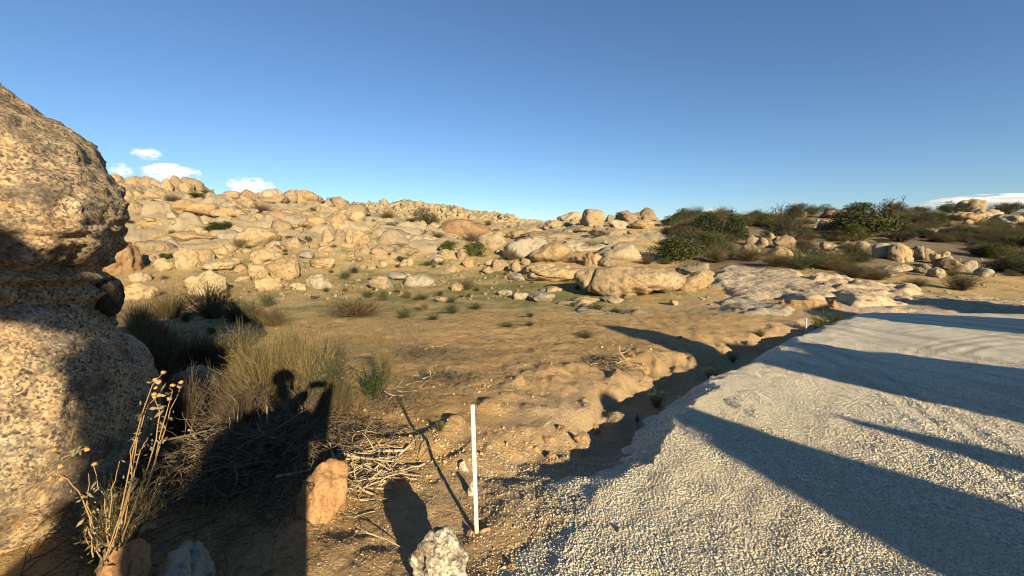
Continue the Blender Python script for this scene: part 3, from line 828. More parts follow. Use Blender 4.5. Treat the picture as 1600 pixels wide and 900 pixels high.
# ------------------------------------------------------------------ boulders one can tell apart in the photograph
for a in [
 # the middle
 (896, 1066, 414, 463, "long whale backed tan boulder split by a vertical crack", 'r', 'granite', dict(cracks=[(1, 0, -.12, -.27, .012, .05), (1, 0, .5, .12, .012, .025)], dr=.55, bury=.16, sub=6, joints=False)),
 (1056, 1113, 411, 432, "pale block wedged behind the right end of the whale backed boulder", 'b', 'granite_pale', {}),
 (1046, 1112, 422, 456, "tilted cracked boulder leaning at the right end of the whale backed boulder", 'b', 'granite', dict(tilt=-.35, cracks=[(1, 0, .3, 0.0, .03, .1)])),
 (809, 923, 410, 440, "smooth grey tongue shaped boulder under the round cracked one", 'd', 'granite_pale', dict(dr=.7, bury=.3)),
 (826, 895, 378, 411, "round tan boulder with a vertical crack, sitting on the grey tongue shaped one", 'r', 'granite', dict(cracks=[(1, 0, .06, -.02, .016, .05)], dr=.7, bury=.1, joints=False)),
 (788, 862, 368, 402, "large shaded grey mound behind the round cracked boulder", 'd', 'granite_grey', {}),
 (804, 902, 360, 380, "long low tan ledge above the round cracked boulder", 's', 'granite', {}),
 (797, 815, 407, 426, "upright egg shaped boulder left of the grey tongue shaped one", 'r', 'granite', {}),
 (813, 829, 402, 414, "small leaning block squeezed under the round cracked boulder", 'b', 'granite', {}),
 (765, 796, 405, 423, "squat tan boulder left of the upright egg shaped one", 'r', 'granite', {}),
 (757, 772, 404, 416, "small tan cobble left of the squat tan boulder", 'r', 'granite', {}),
 (752, 773, 416, 428, "broken tan rock in front of the squat tan boulder", 'j', 'granite', {}),
 (722, 741, 402, 418, "round yellowish boulder below the second bright green bush", 'r', 'granite', {}),
 (790, 828, 424, 438, "flat grey rock sheet in the grass below the egg shaped boulder", 's', 'granite_grey', {}),
 (909, 941, 394, 416, "cracked tan boulder behind the whale backed one, left of its twin", 'b', 'granite', dict(cracks=[(1, 0, .4, .2, .03, .08)])),
 (934, 961, 400, 417, "cracked wedge shaped boulder, right twin behind the whale backed one", 'b', 'granite', {}),
 (930, 1004, 378, 404, "wide flat grey slab half shaded by the scrub", 's', 'granite_grey', dict(dr=1.0)),
 (858, 950, 374, 392, "long grey rock ledge with a dead bush on it", 's', 'granite_grey', dict(dr=1.0)),
 (940, 949, 375, 384, "small pale stone at the tip of the long grey ledge", 'r', 'granite_pale', {}),
 (828, 868, 457, 472, "low grey block, largest of the row in the grass left of the whale backed boulder", 'b', 'granite_grey', {}),
 (800, 827, 456, 468, "low rounded grey block, middle of the row in the grass", 'b', 'granite_grey', {}),
 (776, 801, 453, 461, "low grey stone at the left end of the row in the grass", 's', 'granite_grey', {}),
 (843, 879, 446, 456, "thin pale slab lying in the shade left of the whale backed boulder", 's', 'granite_pale', {}),
 (890, 937, 462, 473, "flat pale block directly below the whale backed boulder", 'b', 'granite_pale', {}),
 (938, 974, 463, 473, "thin flat pale block right of the one below the whale backed boulder", 's', 'granite_pale', {}),
 # knolls on the skyline
 (906, 945, 326, 361, "tall upright sunlit boulder on the skyline, standing like a tooth", 't', 'granite', dict(dr=.9, joints=False)),
 (870, 908, 331, 352, "dark sided leaning boulder left of the tall upright one on the skyline", 'b', 'granite_grey', {}),
 (889, 904, 341, 354, "small triangular boulder between the leaning and the upright skyline boulders", 'b', 'granite', {}),
 (848, 880, 343, 360, "smooth tan hump left of the leaning skyline boulder", 'd', 'granite', {}),
 (880, 930, 352, 368, "jumble of tan rock under the tall upright boulder", 'j', 'granite', {}),
 (790, 850, 354, 371, "pale ridge of rock on the skyline left of the tall upright boulder", 'd', 'granite_pale', {}),
 (990, 1028, 324, 345, "domed boulder crowning the knoll right of the tall upright one", 'r', 'granite', dict(cracks=[(1, 0, .2, -.2, .03, .08)])),
 (962, 997, 328, 343, "flat topped boulder on the knoll with a tiny bush on top", 'b', 'granite', {}),
 (950, 986, 343, 357, "grey fractured rock at the foot of the knoll", 'j', 'granite_grey', {}),
 (984, 1022, 342, 358, "fractured ledge under the domed boulder on the knoll", 'b', 'granite', {}),
 (945, 960, 335, 349, "small pale boulder between the tall upright one and the knoll", 'r', 'granite_pale', {}),
 (936, 969, 355, 369, "low sunlit hump below the knoll", 'd', 'granite', {}),
 (979, 994, 358, 368, "small round boulder in the scrub below the knoll", 'r', 'granite', {}),
 (1056, 1069, 351, 362, "small pale boulder at the left edge of the dark bushes", 'r', 'granite_pale', {}),
 # left hill, foot
 (422, 468, 400, 437, "big rounded tan boulder at the foot of the left hill", 'r', 'granite', dict(dr=.9)),
 (446, 479, 397, 425, "rough pale boulder behind the big rounded one at the hill foot", 'j', 'granite_pale', {}),
 (402, 453, 428, 454, "knobbly pale boulder in front of the big rounded one at the hill foot", 'j', 'granite_pale', {}),
 (455, 479, 441, 454, "small rough boulder right of the knobbly pale one", 'j', 'granite_pale', {}),
 (476, 523, 427, 451, "sloping grey topped boulder with dry grass round its foot", 'd', 'granite_grey', dict(tilt=.25)),
 (486, 523, 402, 421, "pale pyramid shaped boulder on the slope right of the big rounded one", 'j', 'granite_pale', {}),
 (576, 614, 430, 452, "lone pale angular boulder in the middle of the dirt slope", 'j', 'granite_pale', {}),
 (632, 680, 427, 446, "flat grey slab right of the lone angular boulder", 's', 'granite_grey', {}),
 (606, 640, 424, 438, "low grey shelf of rock behind the flat grey slab", 's', 'granite_grey', {}),
 (588, 607, 407, 420, "small pale knob higher up the dirt slope", 'j', 'granite_pale', {}),
 (635, 647, 403, 415, "small white stone beside two little green shrubs", 'r', 'granite_pale', {}),
 (703, 727, 441, 454, "small tan boulder with a dry shrub growing at its right", 'r', 'granite', {}),
 (680, 700, 463, 472, "low pale rock with a little dark shrub at its right", 's', 'granite_pale', {}),
 (694, 717, 411, 424, "low pale rock below the first bright green bush", 's', 'granite_pale', {}),
 (686, 703, 389, 403, "pointed tan rock just in front of the first bright green bush", 'b', 'granite', {}),
 (713, 731, 388, 407, "pointed tan rock between the two bright green bushes", 'b', 'granite', {}),
 (390, 419, 411, 434, "squarish boulder left of the big rounded one at the hill foot", 'b', 'granite', {}),
 (364, 389, 412, 427, "low oval boulder left of the squarish one", 'r', 'granite', {}),
 (320, 373, 402, 424, "long pale slab tilted up to the right, above the brown shrubs", 's', 'granite_pale', dict(tilt=-.25, bury=.2)),
 (306, 338, 388, 417, "rounded boulder with an orange stain, upslope of the tilted pale slab", 'r', 'granite', {}),
 (277, 311, 386, 421, "lumpy pale boulder left of the orange stained one", 'j', 'granite_pale', {}),
 (246, 275, 402, 424, "rough round boulder standing alone in the grass", 'j', 'granite_pale', {}),
 (217, 243, 396, 413, "squat tan boulder beside the shaded smooth rock", 'r', 'granite', {}),
 (170, 220, 377, 426, "smooth shaded brown boulder seen just past the nose of the near rock", 'd', 'granite_red', {}),
 (219, 271, 375, 400, "wide boulder with a dark split on its left", 'r', 'granite', dict(cracks=[(1, 0, .4, -.3, .03, .1)])),
 (250, 278, 372, 388, "flat grey stone above the wide split boulder", 's', 'granite_grey', {}),
 (274, 333, 360, 382, "elongated orange stained boulder on a grassy ledge", 'r', 'granite', {}),
 (333, 365, 383, 405, "small lumpy boulder upslope of the orange stained round one", 'j', 'granite', {}),
 (349, 371, 378, 397, "pointed boulder right below the big dome with the rusty foot", 'b', 'granite', {}),
 (372, 437, 353, 388, "big smooth dome with a rusty foot halfway up the left hill", 'd', 'granite', dict(dr=.9, bury=.25)),
 (341, 379, 359, 377, "grey topped boulder left of the big dome", 'd', 'granite_grey', {}),
 (394, 440, 385, 414, "heap of broken pale rock below the big dome", 'j', 'granite_pale', {}),
 (296, 352, 422, 461, "craggy pale outcrop rising behind the brown shrubs", 'j', 'granite_pale', dict(dr=.6)),
 (188, 245, 440, 468, "craggy outcrop behind the brown shrubs, beside the near rock", 'j', 'granite_pale', dict(dr=.6)),
 (206, 235, 424, 441, "small stack of pale stones on the grass near the rock nose", 'j', 'granite_pale', {}),
 # left hill, middle
 (278, 337, 312, 350, "great smooth dome below the left skyline", 'd', 'granite', dict(dr=.9, bury=.25)),
 (334, 385, 320, 349, "rough slope of rock right of the great dome", 'j', 'granite', {}),
 (196, 235, 315, 337, "domed boulder on the left hill beside a grassy ledge", 'd', 'granite', {}),
 (233, 262, 314, 330, "grey sloping boulder right of the domed one by the ledge", 'd', 'granite_grey', {}),
 (352, 393, 312, 333, "smooth rock hump under a grey leafless bush", 'd', 'granite', {}),
 (382, 423, 332, 349, "low sunlit boulder below the grey leafless bush", 'd', 'granite', {}),
 (420, 462, 329, 347, "low double hump of rock below the skyline boulders", 'd', 'granite', dict(cracks=[(1, 0, 0, .1, .04, .1)])),
 (464, 503, 328, 343, "rounded ledge under the skyline boulder cluster", 'd', 'granite', {}),
 (474, 518, 337, 361, "big sloping rock face left of the dark cleft", 'd', 'granite', {}),
 (508, 548, 331, 357, "big sloping rock face above the dark cleft", 'd', 'granite', {}),
 (503, 523, 357, 381, "upright block left of the dark cleft in the hill", 't', 'granite', {}),
 (523, 541, 357, 381, "upright block in the middle of the dark cleft", 't', 'granite', {}),
 (541, 554, 355, 383, "narrow upright block right of the dark cleft", 't', 'granite', {}),
 (548, 582, 360, 386, "broken rock apron right of the dark cleft", 'j', 'granite', {}),
 (578, 662, 357, 388, "wide smooth slab of pale rock on the right flank of the left hill", 'd', 'granite_pale', dict(dr=.8)),
 (606, 660, 382, 402, "fractured ledge under the wide smooth slab", 'j', 'granite', {}),
 (657, 677, 369, 385, "rounded pale boulder at the right end of the wide smooth slab", 'r', 'granite_pale', {}),
 (688, 767, 342, 370, "reddish brown boulder with a dark left end below the far rocky hill", 'r', 'granite_red', dict(dr=.6, tilt=.1)),
 (744, 792, 362, 390, "stepped pale ledges right of the reddish brown boulder", 'b', 'granite_pale', {}),
 # left hill, skyline
 (174, 192, 271, 290, "knob on the skyline nearest to the big near rock", 'r', 'granite', {}),
 (196, 224, 274, 295, "flat topped crag on the left skyline", 'b', 'granite', {}),
 (221, 241, 275, 292, "sloping crag right of the flat topped one on the left skyline", 'b', 'granite', {}),
 (236, 256, 280, 293, "low rounded crag on the left skyline", 'r', 'granite', {}),
 (252, 270, 278, 291, "low squarish crag left of the little pillar on the skyline", 'b', 'granite', {}),
 (267, 283, 274, 290, "little pillar of rock on the left skyline", 't', 'granite', {}),
 (287, 323, 276, 304, "leaning slab pointing up on the left skyline", 'b', 'granite', dict(tilt=.35)),
 (281, 304, 286, 302, "smooth boulder under the leaning slab on the left skyline", 'r', 'granite', {}),
 (226, 262, 297, 317, "sloping rock face under the low skyline crags", 'd', 'granite', {}),
 (182, 228, 292, 315, "broad rock face at the top of the left hill beside the near rock", 'd', 'granite', {}),
 (354, 385, 298, 316, "blocky boulder at the left end of the second skyline group", 'b', 'granite', {}),
 (378, 403, 296, 313, "brown capped boulder second from the left in the second skyline group", 'b', 'granite_red', {}),
 (399, 414, 300, 314, "small block in the middle of the second skyline group", 'b', 'granite', {}),
 (410, 442, 294, 312, "dark topped boulder in the second skyline group", 'r', 'granite_grey', {}),
 (411, 450, 304, 322, "sunlit boulder under the dark topped one in the second skyline group", 'r', 'granite', {}),
 (443, 465, 296, 322, "pointed fin of rock left of the large skyline boulder", 't', 'granite', dict(tilt=.3)),
 (459, 508, 297, 324, "large split boulder at the right end of the left skyline", 'b', 'granite', dict(cracks=[(1, 0, .2, -.08, .03, .1)])),
 (513, 546, 307, 326, "brown sloping boulder after the large split one on the skyline", 'b', 'granite', dict(tilt=.25)),
 (528, 574, 318, 337, "heap of sunlit boulders below the brown sloping one", 'j', 'granite', {}),
 # right hill
 (1207, 1240, 367, 389, "biggest boulder of the sunlit group amid the scrub on the right hill", 'b', 'granite', {}),
 (1195, 1211, 363, 380, "boulder tucked behind the biggest one of the group amid the scrub", 'r', 'granite', {}),
 (1182, 1199, 371, 387, "upright oval boulder in the middle of the group amid the scrub", 'r', 'granite', {}),
 (1165, 1185, 367, 385, "leaning egg shaped boulder at the left of the group amid the scrub", 'r', 'granite', dict(tilt=-.4)),
 (1156, 1187, 381, 395, "low pale boulder under the leaning egg shaped one", 'd', 'granite_pale', {}),
 (1200, 1235, 385, 400, "flat sunlit rock under the biggest boulder of the group amid the scrub", 'd', 'granite', {}),
 (1281, 1304, 377, 392, "lone squarish pale boulder on the right hill", 'b', 'granite_pale', {}),
 (1338, 1356, 376, 387, "small pale boulder right of the lone squarish one", 'r', 'granite_pale', {}),
 (1278, 1297, 343, 360, "shadowed round boulder high on the right hill", 'r', 'granite', {}),
 (1245, 1259, 328, 339, "little boulder poking out of the scrub at the right skyline", 'r', 'granite', {}),
 (1286, 1323, 326, 341, "reddish slab lying among bushes near the right skyline", 's', 'granite_red', dict(bury=.2)),
 (1498, 1532, 310, 332, "overhanging boulder jutting from the right skyline", 'b', 'granite', dict(tilt=-.3)),
 (1522, 1558, 325, 339, "sloping grey boulder right of the overhanging skyline one", 'd', 'granite_grey', {}),
 (1484, 1527, 330, 345, "sunlit rocks at the foot of the overhanging skyline boulder", 'j', 'granite', {}),
 (1552, 1594, 334, 350, "tent shaped boulder with a dark left face on the right hill", 'b', 'granite_grey', {}),
 (1366, 1401, 379, 404, "dark sided block at the upper left of the lichen covered outcrop", 'b', 'granite_grey', dict(tilt=-.2)),
 (1390, 1421, 379, 410, "big leaning block of the lichen covered outcrop", 'b', 'granite_pale', dict(tilt=-.35)),
 (1417, 1440, 383, 406, "jagged block in the middle of the lichen covered outcrop", 'j', 'granite_pale', {}),
 (1437, 1453, 387, 406, "narrow leaning block right of the middle of the outcrop", 't', 'granite_pale', {}),
 (1455, 1482, 392, 414, "pale peaked block at the upper right of the outcrop", 'j', 'granite_pale', {}),
 (1463, 1503, 402, 424, "smooth rounded boulder at the lower right of the outcrop", 'r', 'granite', {}),
 (1449, 1473, 417, 434, "dark boulder in front of the smooth rounded one", 'r', 'granite_grey', {}),
 (1430, 1453, 412, 428, "tan boulder at the lower middle of the outcrop", 'r', 'granite', {}),
 (1500, 1522, 406, 424, "grey boulder in the shade at the right end of the outcrop", 'r', 'granite_grey', {}),
 (1525, 1547, 418, 433, "lone round grey boulder right of the outcrop", 'r', 'granite_grey', {}),
 (1438, 1462, 356, 368, "low boulder in the open patch below the right skyline", 'd', 'granite_grey', {}),
 (1380, 1420, 412, 424, "low grey rock in the grass under the outcrop", 's', 'granite_grey', {}),
 (1384, 1396, 424, 433, "small pale stone in the grass under the outcrop", 'r', 'granite_pale', {}),
 (1216, 1228, 467, 477, "small upright orange stone on the ledge of the bedrock shelf", 'b', 'orange_rock', {}),
 (1292, 1308, 468, 482, "wedge shaped orange stone beside the road end", 'b', 'orange_rock', {}),
 (1222, 1292, 466, 482, "crumbling orange bank under the lip of the bedrock shelf", 'j', 'bank', dict(bury=.6, dr=.35, joints=False)),
 (1136, 1146, 424, 430, "small pale stone lying on the bedrock shelf", 'r', 'granite_pale', {}),
 (1046, 1060, 468, 477, "small pale rock in the grass right of the whale backed boulder", 'j', 'granite_pale', {}),
]:
    rock(*a[:4], a[4], a[5], a[6], **a[7])

# small rocks scattered over the slopes: copies of a few shapes
PROTO = []
for i in range(9):
    st = 'rbjdjsrbj'[i]
    npl, pw, rg, bu, der = STYLE[st]
    v, f = boulder_verts(1.0, der, 0.62 if st != 's' else 0.35, 700 + i, 3, npl, pw, rg)
    v[:, 2] -= 0.18
    PROTO.append((make_mesh("boulder", v, f, None), v))
    PROTO[-1][0].materials.append(MAT[['granite', 'granite_pale', 'granite_pale', 'granite', 'granite', 'granite_grey', 'granite_pale', 'granite', 'granite_grey'][i]])
def scatter_rocks(n, box, smin, smax, where, group, seed):
    r = np.random.default_rng(seed); c = 0
    kinds = [('granite', 'tan'), ('granite_pale', 'pale'), ('granite_pale', 'pale'), ('granite', 'tan'), ('granite', 'tan'), ('granite_grey', 'greyish'), ('granite_pale', 'pale'), ('granite', 'tan'), ('granite_grey', 'greyish')]
    while c < n:
        px, py = r.uniform(box[0], box[1]), r.uniform(box[2], box[3])
        X, Y, Z = gp(px, py)
        if Y > 95 or Y < 12: continue
        spx = smin * (smax / smin) ** (r.random() ** 1.5); s = spx * Y / F
        k = r.integers(0, 9)
        o = link("boulder", PROTO[k][0], None, (X, Y, Z - 0.03 * s), (r.uniform(-.25, .25), r.uniform(-.25, .25), r.uniform(0, 6.28)),
                 (s * r.uniform(.8, 1.25), s * r.uniform(.8, 1.25), s * r.uniform(.75, 1.3)))
        size = "small" if spx < 11 else "middling" if spx < 19 else "large"
        l = near_label(f"{size} {kinds[k][1]} rock", px, py)
        tag(o, l or f"{size} {kinds[k][1]} rock {where}", "boulder", group)
        c += 1
scatter_rocks(38, (180, 560, 296, 370), 10, 38, "packed among others on the upper left hill", "rocks packed on the upper left hill", 5)
scatter_rocks(32, (200, 600, 365, 440), 8, 28, "strewn over the grassy lower left hill", "rocks strewn over the lower left hill", 6)
scatter_rocks(16, (560, 800, 365, 430), 8, 18, "in the gully between the hills", "rocks in the gully", 8)
scatter_rocks(14, (790, 1030, 345, 372), 8, 18, "piled below the skyline boulders", "rocks below the skyline boulders", 9)
scatter_rocks(18, (1040, 1600, 336, 440), 7, 16, "half hidden in the chaparral", "rocks in the chaparral", 10)

# rubble too small to pick apart
def rubble(name, label, n, box, smin, smax, seed, mat, level=1, depth=None, ymax=95):
    r = np.random.default_rng(seed); P, S = [], []
    px = r.uniform(box[0], box[1], n * 3); lo, hi = depth
    Y = np.exp(r.uniform(math.log(lo), math.log(hi), n * 3))
    X = (px - 800) / F * Y
    z = ground_z(X, Y, False)
    qx, qy = to_px(X, Y, z)
    ok = (qy > box[2]) & (qy < box[3])
    ok &= fbm(P3(X, Y, 0.25), 2, seed) > -0.15
    X, Y, z = X[ok][:n], Y[ok][:n], z[ok][:n]
    s = smin * (smax / smin) ** (r.random(len(X)) ** 2.2) * Y / F
    v, f, t = scatter_stones(np.stack([X, Y, z + s * .1], 1), s, r, level, 0.75, 16)
    tag(link(name, make_mesh(name, v, f, MAT[mat], False, {"tint": t})), label, kind="stuff")
rubble("rubble", "small broken stones strewn over the left hill", 2800, (-150, 820, 280, 470), 1.2, 5, 31, 'granite', depth=(20, 75))
rubble("rubble", "middling broken rocks covering the upper left hill", 300, (-150, 800, 285, 425), 4, 15, 41, 'granite', level=2, depth=(34, 76))
rubble("rubble", "small broken stones on the bedrock and under the scrub", 900, (1040, 1600, 335, 485), 0.8, 3.2, 32, 'granite_pale', depth=(18, 90))
rubble("distant_boulders", "countless boulders covering the distant rocky hill", 2600, (530, 800, 305, 362), 2.0, 7.5, 33, 'granite_pale', level=2, depth=(125, 235))
rubble("distant_boulders", "far boulders along the low ridge in the middle", 500, (770, 900, 335, 365), 1.5, 5, 34, 'granite_pale', level=1, depth=(85, 215))

# ------------------------------------------------------------------ plants
def leaf_quads(c, size, rng, elong=0.55, up=None):
    n = len(c)
    R = rand_rot(n, rng)
    a = R[:, :, 0] * size[:, None]; b = R[:, :, 1] * (size * elong)[:, None]
    v = np.stack([c - a, c - b * 0.9, c + a, c + b], 1).reshape(-1, 3)
    f = np.arange(4 * n).reshape(n, 4)
    return v, f

def leafy(seed, nleaf=2600, nblob=16, leaf=0.028, hh=0.8, twigs=60):
    r = np.random.default_rng(seed)
    th = r.uniform(0, 6.28, nblob); rr = 0.34 * np.sqrt(r.random(nblob))
    cz = hh * r.uniform(0.22, 0.80, nblob) * (1 - 0.5 * (rr / .34) ** 2)
    c = np.stack([rr * np.cos(th), rr * np.sin(th), cz], 1)
    rad = r.uniform(0.11, 0.20, nblob)
    bt = r.uniform(-0.18, 0.18, nblob)
    b = r.integers(0, nblob, nleaf)
    d = r.normal(size=(nleaf, 3)); d[:, 2] += 0.35; d /= np.linalg.norm(d, axis=1)[:, None]
    p = c[b] + d * (rad[b] * r.uniform(0.55, 1.12, nleaf))[:, None]
    p[:, 2] = np.abs(p[:, 2])
    v, f = leaf_quads(p, leaf * r.uniform(0.6, 1.3, nleaf), r)
    t = np.repeat(np.clip(0.5 + bt[b] + r.normal(size=nleaf) * 0.22, 0, 1), 4)
    base = np.zeros((nblob, 3)); base[:, :2] = r.normal(size=(nblob, 2)) * 0.03
    k = 5
    u = np.linspace(0, 1, k)[None, :, None]
    path = base[:, None] * (1 - u) + c[:, None] * u + r.normal(size=(nblob, k, 3)) * 0.02 * (u * (1 - u) * 4)
    radii = np.linspace(0.022, 0.006, k)[None] * r.uniform(0.6, 1.2, (nblob, 1))
    i = r.integers(0, nblob, twigs)
    tp = twig_paths(c[i], r.normal(size=(twigs, 3)) + np.array([0, 0, .5]), r.uniform(.12, .28, twigs), k, r, .25)
    bv, bf = tubes(np.concatenate([path, tp]), np.concatenate([radii, np.linspace(.006, .002, k)[None].repeat(twigs, 0)]), 4)
    return (bv, bf), (v, f, t)

def twiggy(seed, n=260, hh=0.8, leafn=900, leaf=0.014, spread=0.75, thick=0.0045, k=5, wander=0.16):
    """many thin stems from a small base, forked, with sparse small leaves along them"""
    r = np.random.default_rng(seed)
    st = np.zeros((n, 3)); st[:, :2] = r.normal(size=(n, 2)) * 0.06
    d = r.normal(size=(n, 3)) * spread; d[:, 2] = np.abs(d[:, 2]) * .6 + 0.75
    L = r.uniform(0.35, 0.75, n)
    p1 = twig_paths(st, d, L, k, r, wander, 0.0)
    m = n * 2
    j = r.integers(0, n, m); q = r.integers(1, k, m)
    d2 = p1[j, q] - p1[j, q - 1]; d2 /= np.linalg.norm(d2, axis=1)[:, None] + 1e-9
    p2 = twig_paths(p1[j, q], d2 + r.normal(size=(m, 3)) * 0.5, r.uniform(0.10, 0.28, m), k, r, wander * 1.3)
    p = np.concatenate([p1, p2]); p[:, :, 2] = np.abs(p[:, :, 2])
    ra = np.concatenate([np.linspace(thick, thick * .4, k)[None].repeat(n, 0), np.linspace(thick * .6, thick * .25, k)[None].repeat(m, 0)])
    bv, bf = tubes(p, ra, 3)
    bt = np.repeat(r.random(len(p)), k * 3)
    j = r.integers(0, len(p), leafn); q = r.integers(1, k, leafn); u = r.random((leafn, 1))
    c = p[j, q] * u + p[j, q - 1] * (1 - u)
    v, f = leaf_quads(c + r.normal(size=c.shape) * .006, leaf * r.uniform(.6, 1.4, leafn), r, 0.45)
    return (bv, bf, bt), (v, f, np.repeat(np.clip(r.normal(size=leafn) * .25 + .5, 0, 1), 4))

def norm_pair(a, b):
    """scale a stems/foliage pair to width 1 and height 1"""
    allv = np.concatenate([a[0], b[0]])
    w = max(np.percentile(np.abs(allv[:, 0]), 98.5), np.percentile(np.abs(allv[:, 1]), 98.5)) * 2
    h = np.percentile(allv[:, 2], 99.5)
    s = np.array([1 / w, 1 / w, 1 / h])
    return (a[0] * s, a[1], a[2] if len(a) > 2 else np.full(len(a[0]), .5)), (b[0] * s, b[1], b[2])

BUSH = {}
def add_kind(kind, pairs, sm, fm):
    L = []
    for a, b in pairs:
        a, b = norm_pair(a, b)
        ms = make_mesh("branches", a[0], a[1], MAT[sm], True, {"tint": a[2]})
        mf = make_mesh("foliage", b[0], b[1], MAT[fm], False, {"tint": b[2]})
        both = make_mesh("bush", np.concatenate([a[0], b[0]]), np.concatenate([a[1], b[1] + len(a[0])]), [MAT[sm], MAT[fm]], False,
                         {"tint": np.concatenate([a[2], b[2]])}, np.concatenate([np.zeros(len(a[1]), int), np.ones(len(b[1]), int)]))
        L.append((ms, mf, both))
    BUSH[kind] = L
add_kind('oak', [leafy(201 + i, 4200, 22, 0.020, 0.75) for i in range(4)], 'bark', 'oak')
add_kind('olive', [leafy(211 + i, 3400, 20, 0.016, 0.8, 140) for i in range(3)], 'bark', 'olive')
add_kind('bright', [leafy(221 + i, 2200, 14, 0.030, 0.85) for i in range(2)], 'bark', 'bright')
add_kind('scrub', [twiggy(231 + i, 300, .8, 2200, 0.013, 0.8, 0.005) for i in range(4)], 'scrub', 'scrub')
add_kind('greygreen', [twiggy(241 + i, 160, .8, 3200, 0.018, 0.75, 0.005) for i in range(4)], 'greygreen', 'greygreen')
add_kind('dead', [twiggy(251 + i, 260, .8, 250, 0.010, 0.7, 0.005) for i in range(2)], 'wood', 'scrub')
add_kind('straw', [twiggy(261 + i, 620, 1.0, 500, 0.010, 0.42, 0.0038, 5, 0.10) for i in range(3)], 'straw', 'straw')
add_kind('spiky', [twiggy(271 + i, 60, 1.0, 1500, 0.020, 0.35, 0.006, 5, 0.08) for i in range(3)], 'greygreen', 'bright')
add_kind('tree', [leafy(281, 2600, 18, 0.022, 1.0, 200)], 'bark', 'olive')
_bn = [0]
def bush(x0, x1, yt, yb, label, kind, group=None, cat='bush', name='bush', parts=True, at=None):
    _bn[0] += 1
    r = np.random.default_rng(9000 + _bn[0])
    cx = (x0 + x1) / 2
    X, Y, Z = gp(cx, yb)
    w = (x1 - x0) * Y / F
    X, Y = X * (1 + .3 * w / Y), Y + .3 * w
    w = (x1 - x0) * Y / F
    z = gz(X, Y)
    dx, dz = ray(cx, yt)
    h = max(CAM_H + dz * Y - z, 0.3 * w)
    if not parts: h = min(h, 1.1 * w)
    L = BUSH[kind]; ms, mf, both = L[r.integers(0, len(L))]
    rz = r.uniform(0, 6.28)
    if not parts:
        o = link(name, both, None, (X, Y, z - 0.02 * h), (0, 0, rz), (w, w, h))
    else:
        o = empty(name, (X, Y, z - 0.02 * h), rz, (w, w, h))
        link("branches", ms, o); link("foliage", mf, o)
    tag(o, label, cat, group)
    return o

